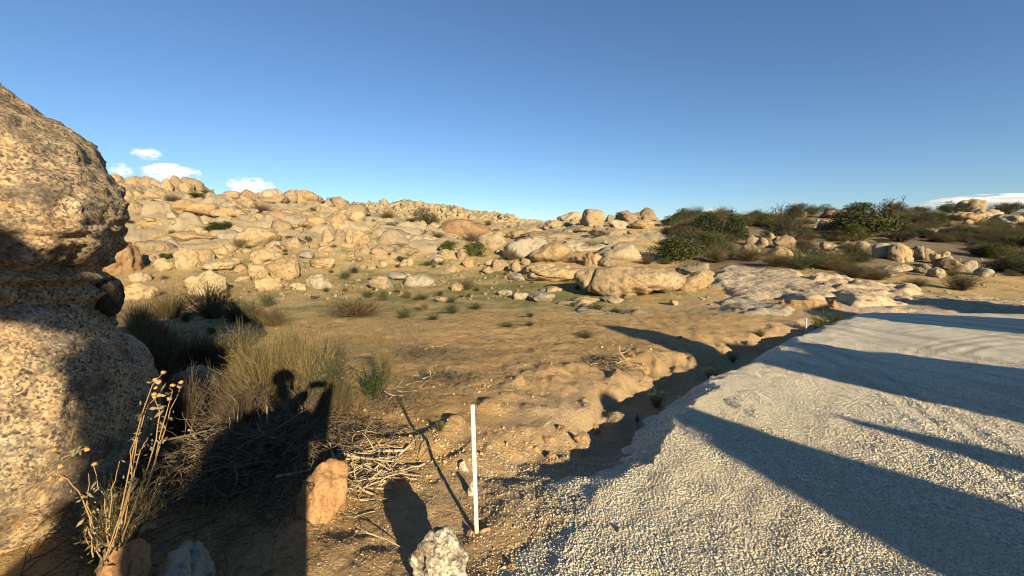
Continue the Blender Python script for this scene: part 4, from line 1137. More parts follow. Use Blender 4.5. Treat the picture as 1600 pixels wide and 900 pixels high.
PLANTS = [
 # skyline and left hill
 (645, 687, 324, 356, "round olive bush standing on the left hill in front of the far rocky hill", 'olive'),
 (315, 332, 296, 309, "small dark bush tucked under the leaning skyline slab", 'oak'),
 (297, 321, 303, 317, "low dark bush left of the one under the leaning slab", 'oak'),
 (254, 286, 301, 322, "grey leafless bush left of the great dome", 'dead'),
 (386, 430, 313, 336, "wide grey leafless bush on the smooth rock hump", 'dead'),
 (329, 370, 347, 366, "bright green bush above the big dome with the rusty foot", 'bright'),
 (366, 400, 371, 390, "tuft of reddish dry grass at the rusty foot of the big dome", 'straw'),
 (264, 290, 289, 301, "grey dry bush among the left skyline crags", 'dead'),
 (252, 270, 395, 406, "small green tuft behind the rough round boulder", 'bright'),
 (508, 522, 308, 316, "tiny dark bush right of the large split skyline boulder", 'olive'),
 (567, 582, 334, 344, "small dark bush near the heap of sunlit boulders", 'olive'),
 (590, 622, 326, 350, "grey brown bush between the heap of boulders and the round olive bush", 'scrub'),
 (632, 655, 340, 355, "dark scrubby bush at the left foot of the round olive bush", 'scrub'),
 (598, 620, 347, 358, "low dark bush above the wide smooth slab", 'olive'),
 (652, 682, 357, 369, "low grey green bush on the top edge of the wide smooth slab", 'greygreen'),
 (686, 720, 375, 400, "bright green bush left of its twin on the stony slope", 'bright'),
 (725, 757, 377, 402, "bright green bush right of its twin on the stony slope", 'bright'),
 (718, 756, 360, 380, "leafless grey bush behind the two bright green bushes", 'dead'),
 (672, 698, 361, 380, "leafless grey bush left of the bright green bushes", 'dead'),
 (782, 814, 385, 409, "dark twiggy bush in the shade of the grey mound", 'dead'),
 (900, 942, 373, 392, "leafless dark bush on the long grey ledge", 'dead'),
 (960, 975, 321, 331, "tiny dark bush on top of the skyline knoll", 'oak'),
 (917, 950, 362, 376, "low olive bush at the foot of the tall upright boulder", 'olive'),
 (970, 990, 336, 346, "olive bush growing in a crack of the knoll", 'olive'),
 (887, 903, 400, 412, "small olive bush at the right end of the round cracked boulder", 'olive'),
 # dark bushes, right of the middle
 (1020, 1102, 366, 412, "dense dark green bush behind the whale backed boulder", 'oak'),
 (1076, 1154, 331, 380, "big dark green oak bush on the skyline above the dense one", 'oak'),
 (1032, 1070, 335, 356, "dark green bush left of the big skyline oak bush", 'oak'),
 (1128, 1170, 333, 378, "dark oak bush at the right shoulder of the big skyline oak", 'oak'),
 (1196, 1262, 330, 380, "tall grey green bush above the sunlit boulder group", 'olive'),
 (1296, 1394, 319, 374, "wide dark green bush near the right skyline, below the bare topped tree", 'oak'),
 (1224, 1262, 317, 342, "dark bush on the right skyline beside the leafless one", 'olive'),
 (1278, 1304, 318, 332, "round bush on the right skyline above the reddish slab", 'olive'),
 (1406, 1446, 327, 350, "brown bush on the right skyline right of the bare topped tree", 'scrub'),
 (1468, 1500, 315, 333, "dark bush left of the overhanging skyline boulder", 'oak'),
 (1440, 1476, 326, 342, "brown green bush on the right skyline left of the dark one by the boulder", 'scrub'),
 (1540, 1600, 318, 336, "low bush behind the sloping grey boulder on the right skyline", 'olive'),
 (1160, 1204, 326, 346, "brown bush on the skyline between the big oak and the leafless tree", 'scrub'),
 (1258, 1284, 320, 336, "dark round bush on the right skyline, left of the one above the slab", 'oak'),
 (1322, 1362, 316, 334, "dark bush on the skyline under the bare topped tree", 'oak'),
 (1380, 1412, 322, 338, "olive bush on the skyline at the right foot of the bare topped tree", 'olive'),
 (1424, 1452, 322, 336, "small dark bush on the skyline behind the brown one", 'olive'),
 (1100, 1150, 322, 340, "twiggy bush on the skyline behind the big oak", 'scrub'),
 (1145, 1198, 378, 412, "pale brown leafless bush at the right of the dense dark green one", 'scrub'),
 (1096, 1140, 378, 412, "grey brown bush in front of the dark oak bushes", 'scrub'),
 (1224, 1274, 384, 424, "yellow green bush below the biggest boulder of the group amid the scrub", 'greygreen'),
 (1188, 1230, 392, 418, "brown bush in front of the group of sunlit boulders", 'scrub'),
 (1320, 1366, 384, 412, "grey green bush left of the lichen covered outcrop", 'greygreen'),
 (1268, 1342, 390, 416, "spreading brown bush below the lone squarish boulder", 'scrub'),
 (1474, 1524, 422, 456, "small leafy brown tree with a pale stem below the outcrop", 'scrub'),
 (1412, 1450, 432, 450, "low brown bush on the grass below the outcrop", 'scrub'),
 (1305, 1350, 410, 436, "brown bush at the upper edge of the bedrock", 'scrub'),
 (1340, 1390, 414, 440, "brown bush left of the grassy strip under the outcrop", 'scrub'),
 (1028, 1052, 400, 414, "olive tuft in the shadow behind the whale backed boulder", 'greygreen'),
 (1000, 1022, 396, 414, "dry brown bush in the shade left of the dense dark green one", 'scrub'),
 (1036, 1058, 428, 452, "brown dry bush against the right end of the whale backed boulder", 'scrub'),
 (1000, 1030, 446, 460, "small green shrub growing at the foot of the whale backed boulder", 'greygreen'),
 (958, 977, 455, 464, "tiny green shrub at the middle of the whale's foot", 'greygreen'),
 (1140, 1164, 472, 488, "dry brown bush on the low grey rock shelf", 'dead'),
 # field shrubs
 (616, 648, 477, 499, "dark green shrub on the dirt field, right of the long brown brush", 'greygreen'),
 (664, 690, 489, 502, "low dark green shrub on the dirt, second from the long brown brush", 'greygreen'),
 (690, 722, 472, 492, "dark green shrub in the middle of the dirt field", 'greygreen'),
 (730, 757, 471, 484, "pair of low green shrubs at the edge of the grass", 'greygreen'),
 (588, 610, 450, 470, "grey green shrub below the lone angular boulder", 'greygreen'),
 (563, 588, 452, 466, "olive shrub left of the grey green one below the angular boulder", 'greygreen'),
 (628, 646, 452, 467, "brown dry shrub right of the shrubs below the angular boulder", 'scrub'),
 (644, 674, 456, 469, "dark dry shrub near the flat grey slab", 'scrub'),
 (697, 715, 461, 474, "little dark shrub beside the low pale rock", 'greygreen'),
 (654, 672, 470, 486, "pale grey shrub between two dark green shrubs", 'straw'),
 (528, 550, 421, 437, "green shrub on the slope left of the lone angular boulder", 'greygreen'),
 (546, 562, 414, 428, "grey shrub behind the green one on the slope", 'scrub'),
 (714, 744, 434, 454, "dry shrub leaning beside the small tan boulder", 'scrub'),
 (616, 640, 398, 412, "dark green shrub beside the small white stone", 'greygreen'),
 (656, 684, 404, 417, "pair of small shrubs right of the small white stone", 'greygreen'),
 (330, 350, 432, 450, "dark grey shrub on the craggy pale outcrop", 'olive'),
 (818, 838, 500, 511, "small dark shrub alone on the bare dirt, nearer of two", 'greygreen'),
 (818, 838, 487, 497, "small dark shrub alone on the bare dirt, farther of two", 'greygreen'),
 (780, 806, 502, 512, "flat dark shrub on the dirt, left of the two lone ones", 'greygreen'),
 (898, 932, 514, 531, "low grey green shrub at the tip of the long shadow on the dirt", 'greygreen'),
 (888, 902, 470, 480, "small green shrub on the flat grey rocks", 'greygreen'),
 (912, 950, 471, 487, "green shrubs growing between the flat grey rocks", 'greygreen'),
 (950, 976, 480, 490, "low green shrub at the right of the flat grey rocks", 'greygreen'),
 (504, 610, 481, 498, "long low brown brush on the dirt field", 'scrub'),
 (1264, 1300, 482, 520, "dry green weed beside the far white stake", 'spiky'),
 (1296, 1318, 486, 508, "dark weed at the edge of the road end", 'scrub'),
 # road edge weeds
 (1008, 1044, 608, 640, "dark green weed in the shaded ditch beside the gravel", 'spiky'),
 (988, 1003, 636, 662, "small upright yellow green weed in the ditch", 'spiky'),
 (996, 1018, 710, 738, "small green weed growing out of the gravel", 'spiky'),
 (1098, 1128, 572, 598, "dark weed in the ditch farther along the gravel", 'spiky'),
 (1136, 1154, 548, 568, "small dark weed where the ditch narrows", 'spiky'),
 (678, 698, 652, 678, "small bright green weed on the dirt left of the white stake", 'spiky'),
 (632, 648, 716, 742, "small green weed near the bleached sticks", 'spiky'),
 (1178, 1196, 512, 528, "small dry weed on the dirt by the grass", 'scrub'),
 # near left
 (300, 366, 436, 500, "large grey brown bush in front of the craggy pale outcrop", 'scrub'),
 (232, 300, 448, 500, "grey brown bush left of the large one, beside the rock nose", 'scrub'),
 (196, 250, 466, 530, "pale dry bush close to the near rock", 'straw'),
 (338, 402, 462, 505, "brown bush with a green heart, right of the large grey brown one", 'greygreen'),
 (366, 420, 468, 506, "brown bush in the row, third from the right end", 'scrub'),
 (400, 456, 474, 512, "rounded grey brown bush at the right end of the row", 'scrub'),
 (284, 304, 488, 504, "small bright green plant at the foot of the brown bushes", 'bright'),
 (324, 338, 510, 522, "tiny green plant on the bare patch", 'bright'),
 (404, 434, 455, 480, "olive shrub behind the row of brown bushes", 'greygreen'),
 (206, 290, 490, 610, "tall grey dry bush rising beside the near rock", 'straw'),
 (262, 340, 512, 590, "half shaded dry bush behind the near rock", 'scrub'),
 (340, 400, 518, 600, "dark leaved shrub at the edge of the big shadow", 'olive'),
 (376, 470, 520, 650, "tall pale straw coloured bush catching the sun", 'straw'),
 (440, 530, 512, 640, "tall pale straw coloured bush right of the first", 'straw'),
 (470, 560, 540, 650, "greenish dry bush right of the straw coloured ones", 'greygreen'),
 (498, 552, 518, 590, "grey twiggy bush at the right of the straw coloured ones", 'dead'),
 (352, 420, 505, 600, "pale bushy dry grass left of the tall straw coloured bush", 'straw'),
 (420, 492, 500, 600, "pale bushy dry grass behind the tall straw coloured bushes", 'straw'),
 (500, 560, 590, 660, "low dry bush between the brush heap and the bright green shrub", 'straw'),
 (548, 624, 566, 628, "bright green upright shrub near the brush heap", 'spiky'),
 (586, 618, 540, 600, "pale green feathery shrub behind the bright green one", 'straw'),
 (210, 262, 500, 560, "dark leafy bush against the side of the near rock", 'olive'),
 (240, 300, 505, 575, "tangled grey dry bush behind the shaded grey rock", 'dead'),
 (300, 352, 520, 580, "pale dry bush at the back edge of the big shadow", 'straw'),
 (262, 318, 590, 690, "dim twiggy bush in the shade right of the flower stalks", 'dead'),
 (350, 420, 560, 640, "pale dry bush with bent stems at the edge of the shadow", 'straw'),
 (330, 440, 580, 700, "dead grey bush in the shadow above the brush heap", 'dead'),
 (420, 520, 580, 700, "dead grey bush under the photographer's shadow", 'dead'),
 (236, 330, 560, 690, "dark dry bush in the shade right of the near rock", 'dead'),
]
for p_ in PLANTS:
    big = (p_[1] - p_[0]) > 24
    NAMED.append(((p_[0] + p_[1]) / 2, (p_[2] + p_[3]) / 2, p_[1] - p_[0], p_[4]))
    bush(p_[0], p_[1], p_[2], p_[3], p_[4], p_[5], parts=big)

# the two small trees on the right skyline
def small_tree(x0, x1, yt, yb, label, seed, leaves):
    r = np.random.default_rng(seed)
    cx = (x0 + x1) / 2
    X, Y, Z = gp(cx, yb); w = (x1 - x0) * Y / F
    dx, dz = ray(cx, yt); h = CAM_H + dz * Y - Z
    o = tag(empty("tree", (X, Y, Z - .05)), label, "tree")
    k = 6
    tr = twig_paths(np.zeros((3, 3)), np.array([[.1, 0, 1], [-.15, .1, 1], [.3, 0, .9]]), np.full(3, h * .7), k, r, .12)
    n = 26
    j = r.integers(0, 3, n); q = r.integers(2, k, n)
    lb = twig_paths(tr[j, q], r.normal(size=(n, 3)) * np.array([1, 1, .5]) + np.array([0, 0, .55]), r.uniform(.25, .5, n) * w, k, r, .2)
    m = 150
    j2 = r.integers(0, n, m); q2 = r.integers(2, k, m)
    tw = twig_paths(lb[j2, q2], r.normal(size=(m, 3)) + np.array([0, 0, .5]), r.uniform(.08, .2, m) * w, k, r, .25)
    v, f = tubes(tr, np.linspace(.035, .014, k)[None].repeat(3, 0) * h, 6)
    link("trunk", make_mesh("trunk", v, f, MAT['bark']), o)
    v, f = tubes(np.concatenate([lb, tw]), np.concatenate([np.linspace(.012, .004, k)[None].repeat(n, 0), np.linspace(.004, .0015, k)[None].repeat(m, 0)]) * h, 4)
    link("limbs", make_mesh("limbs", v, f, MAT['bark']), o)
    c = tw[r.integers(0, m, leaves), r.integers(2, k, leaves)] + r.normal(size=(leaves, 3)) * .03 * w
    v, f = leaf_quads(c, .025 * w * r.uniform(.6, 1.3, leaves), r)
    link("crown", make_mesh("crown", v, f, MAT['olive'], False, {"tint": np.repeat(r.random(leaves), 4)}), o)
small_tree(1362, 1408, 308, 352, "thin bare topped tree on the right skyline", 5, 500)
small_tree(1204, 1230, 315, 345, "leafless little tree on the skyline above the boulder group", 6, 120)

# the chaparral of the right hill
def in_rock(px, py, w, h):
    for (x0, x1, yt, yb) in KEEP:
        if px + w * .4 > x0 and px - w * .4 < x1 and py > yt + 3 and py - h < yb - .2 * (yb - yt):
            return True
    return False
KEEP = [(1150, 1242, 363, 398), (1278, 1305, 376, 392), (1362, 1510, 378, 430), (1500, 1550, 404, 433), (1336, 1358, 375, 387), (1276, 1298, 342, 360), (1244, 1260, 328, 339), (1284, 1324, 326, 341),
        (1482, 1596, 308, 350), (1000, 1116, 405, 456), (906, 1030, 322, 404)]
SCR = [("brown twiggy bush, one of the many covering the right hillside", 'scrub'), ("grey green bush, one of the many covering the right hillside", 'greygreen'),
       ("dark leafy bush, one of the many covering the right hillside", 'oak'), ("olive bush, one of the many covering the right hillside", 'olive')]
rs = np.random.default_rng(77); cnt = 0; tries = 0
while cnt < 235 and tries < 4000:
    tries += 1
    px = rs.uniform(1010, 1720); py = 334 + (432 - 334) * rs.random() ** 0.85
    lim = np.interp(px, [1010, 1110, 1180, 1300, 1400, 1500, 1720], [395, 400, 410, 425, 440, 432, 440])
    if py > lim: continue
    w = np.interp(py, [334, 440], [24, 50]) * rs.uniform(.7, 1.35); h = w * rs.uniform(.45, .75)
    if in_rock(px, py, w, h): continue
    i = rs.choice(4, p=[.40, .20, .18, .22])
    bush(px - w / 2, px + w / 2, py - h, py, near_label(('broad ' if w > 46 else 'low ' if w < 29 else '') + ['brown twiggy bush', 'grey green bush', 'dark leafy bush', 'olive bush'][i], px, py - h / 2) or SCR[i][0], SCR[i][1], "bushes covering the right hillside", parts=False)
    cnt += 1
rs = np.random.default_rng(79); cnt = 0
while cnt < 120:                                  # lower scrub in the gaps
    px = rs.uniform(1030, 1640); py = rs.uniform(338, 436)
    lim = np.interp(px, [1010, 1110, 1180, 1300, 1400, 1500, 1720], [395, 400, 410, 425, 440, 432, 440])
    w = np.interp(py, [334, 440], [13, 26]) * rs.uniform(.8, 1.4); h = w * rs.uniform(.4, .6)
    if py > lim or in_rock(px, py, w * .7, h): continue
    i = rs.choice(4, p=[.5, .25, .05, .2])
    bush(px - w / 2, px + w / 2, py - h, py, near_label(['little brown shrub', 'little grey green shrub', 'little dark shrub', 'little olive shrub'][i], px, py - h / 2) or 'little low shrub filling a gap in the chaparral of the right hillside', SCR[i][1],
         "low shrubs in the gaps of the right hillside", parts=False, cat="shrub", name="shrub")
    cnt += 1
rs = np.random.default_rng(78); cnt = 0
while cnt < 105:
    px = rs.uniform(200, 1010); py = rs.uniform(312, 470)
    X, Y, Z = gp(px, py)
    if Y > 95: continue
    w = rs.uniform(5, 15); h = w * rs.uniform(.5, .9)
    i = rs.choice(3, p=[.45, .4, .15])
    bush(px - w / 2, px + w / 2, py - h, py, near_label(["little dry brown tuft", "little grey green tuft", "little dark tuft"][i], px, py) or ["small dry brown tuft between the rocks of the left hill", "small grey green tuft between the rocks of the left hill", "small dark tuft between the rocks of the left hill"][i],
         ['scrub', 'greygreen', 'olive'][i], "tufts between the rocks of the left hill", parts=False, cat="shrub", name="shrub")
    cnt += 1

# short grass and dry stalks, nobody could count them
def grass_patch(name, label, n, sample, hmin, hmax, seed, mat, blades=7, spread=0.05):
    r = np.random.default_rng(seed)
    x, y = sample(r, n)
    z = ground_z(x, y)
    m = n * blades
    i = np.repeat(np.arange(n), blades)
    sc = np.clip(np.hypot(x, y) / 12, 0.6, 3.0)[i]
    bx = x[i] + r.normal(size=m) * spread * sc; by = y[i] + r.normal(size=m) * spread * sc
    h = r.uniform(hmin, hmax, m) * (0.6 + 0.4 * sc)
    lean = r.normal(size=(m, 2)) * 0.45
    wv = 0.0022 * sc * r.uniform(.7, 1.5, m); a = r.uniform(0, 3.14, m)
    b0 = np.stack([bx - wv * np.cos(a), by - wv * np.sin(a), z[i] - .01], 1)
    b1 = np.stack([bx + wv * np.cos(a), by + wv * np.sin(a), z[i] - .01], 1)
    t = np.stack([bx + lean[:, 0] * h, by + lean[:, 1] * h, z[i] + h], 1)
    v = np.stack([b0, b1, t], 1).reshape(-1, 3); f = np.arange(3 * m).reshape(m, 3)
    tag(link(name, make_mesh(name, v, f, MAT[mat], False, {"tint": np.repeat(r.random(m), 3)})), label, kind="stuff")
def sampler(r0, r1, a0, a1, thr, sc, seed, sdmax=-2.5):
    def s(r, n):
        X, Y = [], []
        got = 0
        while got < n:
            rr = np.exp(r.uniform(math.log(r0), math.log(r1), n * 3)); a = np.radians(r.uniform(a0, a1, n * 3))
            x, y = rr * np.sin(a), rr * np.cos(a)
            ok = (fbm(P3(x, y, sc), 4, seed) > thr) & (road_sd(x, y) < sdmax)
            x, y = x[ok], y[ok]
            X.append(x); Y.append(y); got += len(x)
        return np.concatenate(X)[:n], np.concatenate(Y)[:n]
    return s
grass_patch("dry_grass", "thin dry grass and stalks over the dirt field", 4200, sampler(3.0, 24, -48, 30, 0.10, 0.5, 91), .015, .075, 1, 'straw')
grass_patch("dry_grass", "dense dry grass at the left of the field", 2200, sampler(3.2, 12, -47, -12, -0.15, 0.5, 92), .04, .20, 2, 'straw', 8, .07)
grass_patch("green_grass", "short green grass in patches over the field and slope", 3600, sampler(7, 50, -48, 25, 0.16, 0.22, 93), .015, .06, 3, 'bright', 8, .06)

# straw, broken stalks and bits of twig lying about
grass_patch("dry_grass", "dry grass between the rocks of the left hill", 3600, sampler(26, 74, -47, 4, 0.0, 0.2, 97), .05, .16, 6, 'straw', 7, .07)
grass_patch("green_grass", "green grass on the ledges of the left hill", 2600, sampler(24, 70, -47, 4, 0.08, 0.2, 98), .03, .09, 7, 'bright', 8, .08)
def litter(n, sample, seed, lo, hi, mat, label):
    r = np.random.default_rng(seed)
    x, y = sample(r, n)
    sc = np.clip(np.hypot(x, y) / 6, .7, 2.5)
    a = r.uniform(0, 6.28, n); L = r.uniform(lo, hi, n) * sc; k = 4
    di = np.stack([np.cos(a), np.sin(a), np.zeros(n)], 1)
    p = twig_paths(np.stack([x, y, np.zeros(n)], 1), di, L, k, r, .12)
    g = ground_z(p[:, :, 0].ravel(), p[:, :, 1].ravel()).reshape(n, k)
    p[:, :, 2] = g + .003 + r.random((n, k)) * .010 * sc[:, None]
    v, f = tubes(p, np.full((n, k), .0013) * sc[:, None] * r.uniform(.7, 1.6, (n, 1)), 3)
    tag(link("plant_litter", make_mesh("plant_litter", v, f, MAT[mat], True, {"tint": np.repeat(r.random(n), k * 3)})), label, kind="stuff")
litter(5200, sampler(2.2, 16, -46, 26, 0.0, 0.7, 95, -1.2), 4, .02, .10, 'straw', "straw and broken stalks lying on the dirt")
litter(1300, sampler(2.2, 14, -46, 10, 0.05, 0.8, 96, -1.6), 5, .03, .14, 'wood', "bits of grey twig lying on the dirt")

# ------------------------------------------------------------------ dead brush
def at(px, py, Y):
    dx, dz = ray(px, py)
    return np.array([dx * Y, Y, CAM_H + dz * Y])

def brush_pile(x0, x1, yt, yb, n, nb, label, seed, lmin, lmax, thick, mat='wood', hump=0.3, lay=0.18):
    r = np.random.default_rng(seed)
    cx = (x0 + x1) / 2
    X, Y, Z = gp(cx, (yt + yb) / 2)
    w = (x1 - x0) * Y / F
    _, Y0, _ = gp(cx, yb); _, Y1, _ = gp(cx, yt + .25 * (yb - yt))
    d = max(Y1 - Y0, .3 * w)
    o = tag(empty("brush_pile", (X, Y, gz(X, Y))), label, "brush pile")
    def lot(m, ln, k=7):
        u = r.normal(size=(m, 2)) * 0.28
        x = X + u[:, 0] * w; y = Y + u[:, 1] * d
        z = ground_z(x, y) + hump * np.exp(-(u ** 2).sum(1) * 4) * r.random(m) ** 0.8 + .01
        a = r.uniform(0, 6.28, m)
        di = np.stack([np.cos(a), np.sin(a), r.normal(size=m) * lay], 1)
        st = np.stack([x, y, z], 1) - di * (ln / 2)[:, None]
        p = twig_paths(st, di, ln, k, r, .16)
        g = ground_z(p[:, :, 0].ravel(), p[:, :, 1].ravel()).reshape(m, k) + .004
        p[:, :, 2] = np.maximum(p[:, :, 2], g)
        return p - np.array([X, Y, gz(X, Y)])
    p1 = lot(n, r.uniform(lmin, lmax * .6, n))
    j = r.integers(0, n, n); q = r.integers(1, 7, n)
    p2 = twig_paths(p1[j, q], (p1[j, q] - p1[j, q - 1]) + r.normal(size=(n, 3)) * .03, r.uniform(lmin * .3, lmin, n), 7, r, .2)
    p = np.concatenate([p1, p2]); ra = np.linspace(thick * .45, thick * .15, 7)[None] * r.uniform(.6, 1.5, (len(p), 1))
    v, f = tubes(p, ra, 4)
    tw = link("twigs", make_mesh("twigs", v, f, MAT[mat]), o); tag(tw, kind="stuff")
    pb = lot(nb, r.uniform(lmax * .6, lmax, nb), 7)
    for i in range(nb):
        side = twig_paths(pb[i, r.integers(2, 6, 3)], (pb[i, 5] - pb[i, 1])[None] + r.normal(size=(3, 3)) * .25 * lmax, r.uniform(.2, .5, 3) * lmax, 7, r, .2)
        pp = np.concatenate([pb[i:i + 1], side])
        rr = np.concatenate([np.linspace(thick * 1.3, thick * .5, 7)[None], np.linspace(thick * .6, thick * .2, 7)[None].repeat(3, 0)]) * r.uniform(.7, 1.4)
        v, f = tubes(pp, rr, 5)
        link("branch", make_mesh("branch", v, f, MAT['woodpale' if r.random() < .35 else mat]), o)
    return o
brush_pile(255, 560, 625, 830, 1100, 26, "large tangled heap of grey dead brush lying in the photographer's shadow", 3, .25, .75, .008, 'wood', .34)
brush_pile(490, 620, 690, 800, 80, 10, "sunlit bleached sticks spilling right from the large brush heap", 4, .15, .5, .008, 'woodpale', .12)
brush_pile(540, 690, 600, 660, 170, 6, "low scatter of dead twigs below the bright green upright shrub", 5, .15, .45, .006, 'wood', .06)
brush_pile(640, 760, 580, 610, 120, 6, "thin line of brushwood on the dirt, middle of the field", 6, .2, .5, .007, 'wood', .08)
brush_pile(604, 720, 540, 568, 110, 6, "low heap of brushwood farther out on the dirt", 7, .25, .7, .009, 'wood', .12)
brush_pile(910, 1000, 560, 582, 120, 5, "dark low pile of brush near the shaded ditch", 8, .2, .5, .010, 'wood', .10)
brush_pile(700, 800, 505, 560, 40, 3, "few thin dead twigs scattered on the bare dirt", 9, .3, .7, .006, 'wood', .03)

def stick(pts, rad, label, mat='woodpale', seed=1):
    r = np.random.default_rng(seed)
    P = np.array([gp(px, py) for px, py in pts]); P[:, 2] += np.array([.02 + .05 * math.sin(3.14 * i / (len(pts) - 1)) for i in range(len(pts))])
    k = 12; t = np.linspace(0, len(P) - 1, k); i = np.minimum(t.astype(int), len(P) - 2); u = (t - i)[:, None]
    p = P[i] * (1 - u) + P[i + 1] * u + r.normal(size=(k, 3)) * rad * .6
    sd_ = twig_paths(p[[4, 6, 8]], (p[8] - p[2])[None] + r.normal(size=(3, 3)) * .3, r.uniform(.1, .25, 3), k, r, .15)
    v, f = tubes(np.concatenate([p[None], sd_]), np.concatenate([np.linspace(rad, rad * .45, k)[None], np.linspace(rad * .5, rad * .2, k)[None].repeat(3, 0)]), 6)
    tag(link("stick", make_mesh("stick", v, f, MAT[mat])), label, "stick")
stick([(318, 664), (352, 652), (402, 645), (452, 640)], .013, "grey split branch lying across the top of the brush heap", 'wood', 2)
stick([(562, 820), (570, 850), (600, 858), (634, 862)], .005, "bent pale twig on the sunlit dirt below the ochre rock", 'woodpale', 3)
stick([(534, 700), (560, 715), (590, 722)], .006, "pale curved twig right of the brush heap", 'woodpale', 4)
stick([(470, 742), (510, 752), (545, 772), (566, 792)], .004, "thin dark branch bending over the ochre rock", 'wood', 12)
stick([(485, 790), (515, 768), (556, 745)], .003, "thin twig leaning across the ochre rock", 'wood', 13)
stick([(560, 770), (620, 752), (660, 748)], .006, "straight bleached twig right of the ochre rock", 'woodpale', 5)
stick([(430, 780), (470, 800), (540, 812)], .006, "dark twig lying below the ochre rock", 'wood', 6)
stick([(360, 750), (400, 790), (440, 800)], .010, "splintered stick in the dark part of the brush heap", 'wood', 7)

# ------------------------------------------------------------------ near rocks
rock(462, 550, 726, 815, "smooth ochre rock, half in the photographer's shadow", 'b', 'orange_rock', sub=5, cat='rock', name='rock', bury=.35, tilt=.4, dr=1.0, joints=False)
rock(636, 742, 834, 960, "pale speckled granite rock at the bottom edge, beside the white stake", 'j', 'speckle_pale', sub=6, cat='rock', name='rock', bury=.1, joints=False)
rock(216, 335, 872, 960, "dark flat rock with a pale vein at the bottom edge", 's', 'granite_grey', sub=5, cat='rock', name='rock', bury=.2)
rock(170, 240, 850, 960, "small ochre rock lit by the sun at the foot of the near boulder", 'b', 'orange_rock', sub=5, cat='rock', name='rock', bury=.2)
rock(276, 340, 572, 640, "grey rock sitting in the shade behind the near boulder", 'r', 'granite_grey', sub=5, cat='rock', name='rock', bury=.2)
rock(715, 733, 719, 737, "small pale stone left of the white stake", 'j', 'speckle_pale', cat='stone', name='stone')
rock(730, 742, 752, 776, "thin pale stone behind the white stake", 't', 'speckle_pale', cat='stone', name='stone')
rock(308, 330, 499, 505, "flat white stone at the foot of the brown bushes", 's', 'granite_pale', cat='stone', name='stone', bury=.2)
rock(292, 320, 516, 528, "pale stone on the bare patch by the dry bushes", 's', 'granite_pale', cat='stone', name='stone')
rock(958, 975, 825, 842, "brownish stone lying on the gravel", 's', 'granite', cat='stone', name='stone', bury=.2)
rock(1112, 1142, 655, 663, "small stone bedded in the middle of the gravel", 's', 'granite_grey', cat='stone', name='stone', bury=.3)
rock(1058, 1066, 524, 530, "small dark clod alone on the dirt", 'j', 'granite_grey', cat='stone', name='stone')
for i, (a, b, c, d, l) in enumerate([(868, 884, 664, 676, "lump of dirt at the top of the ditch bank"), (846, 862, 676, 690, "rough dirt clod, third along the ditch bank"), (900, 918, 676, 690, "broad dirt clod above the shaded ditch"),
                              (826, 842, 694, 706, "dirt clod nearest to the white stake on the bank"), (880, 900, 690, 702, "crumbled dirt clod low on the ditch bank"), (920, 934, 660, 670, "small dirt clod beside the small upright weed"),
                              (856, 870, 706, 718, "small clod of dirt at the lip of the ditch"), (752, 764, 822, 834, "dirt clod pushed up at the right foot of the white stake"), (730, 741, 826, 836, "dirt clod pushed up at the left foot of the white stake"), (795, 808, 880, 892, "dirt clod at the bottom edge, right of the speckled rock")]):
    rock(a - 5, b + 5, c + 2, d + 1, l, 'j', 'bank', cat='clod', name='dirt_clod', sub=4, joints=False, bury=.5)

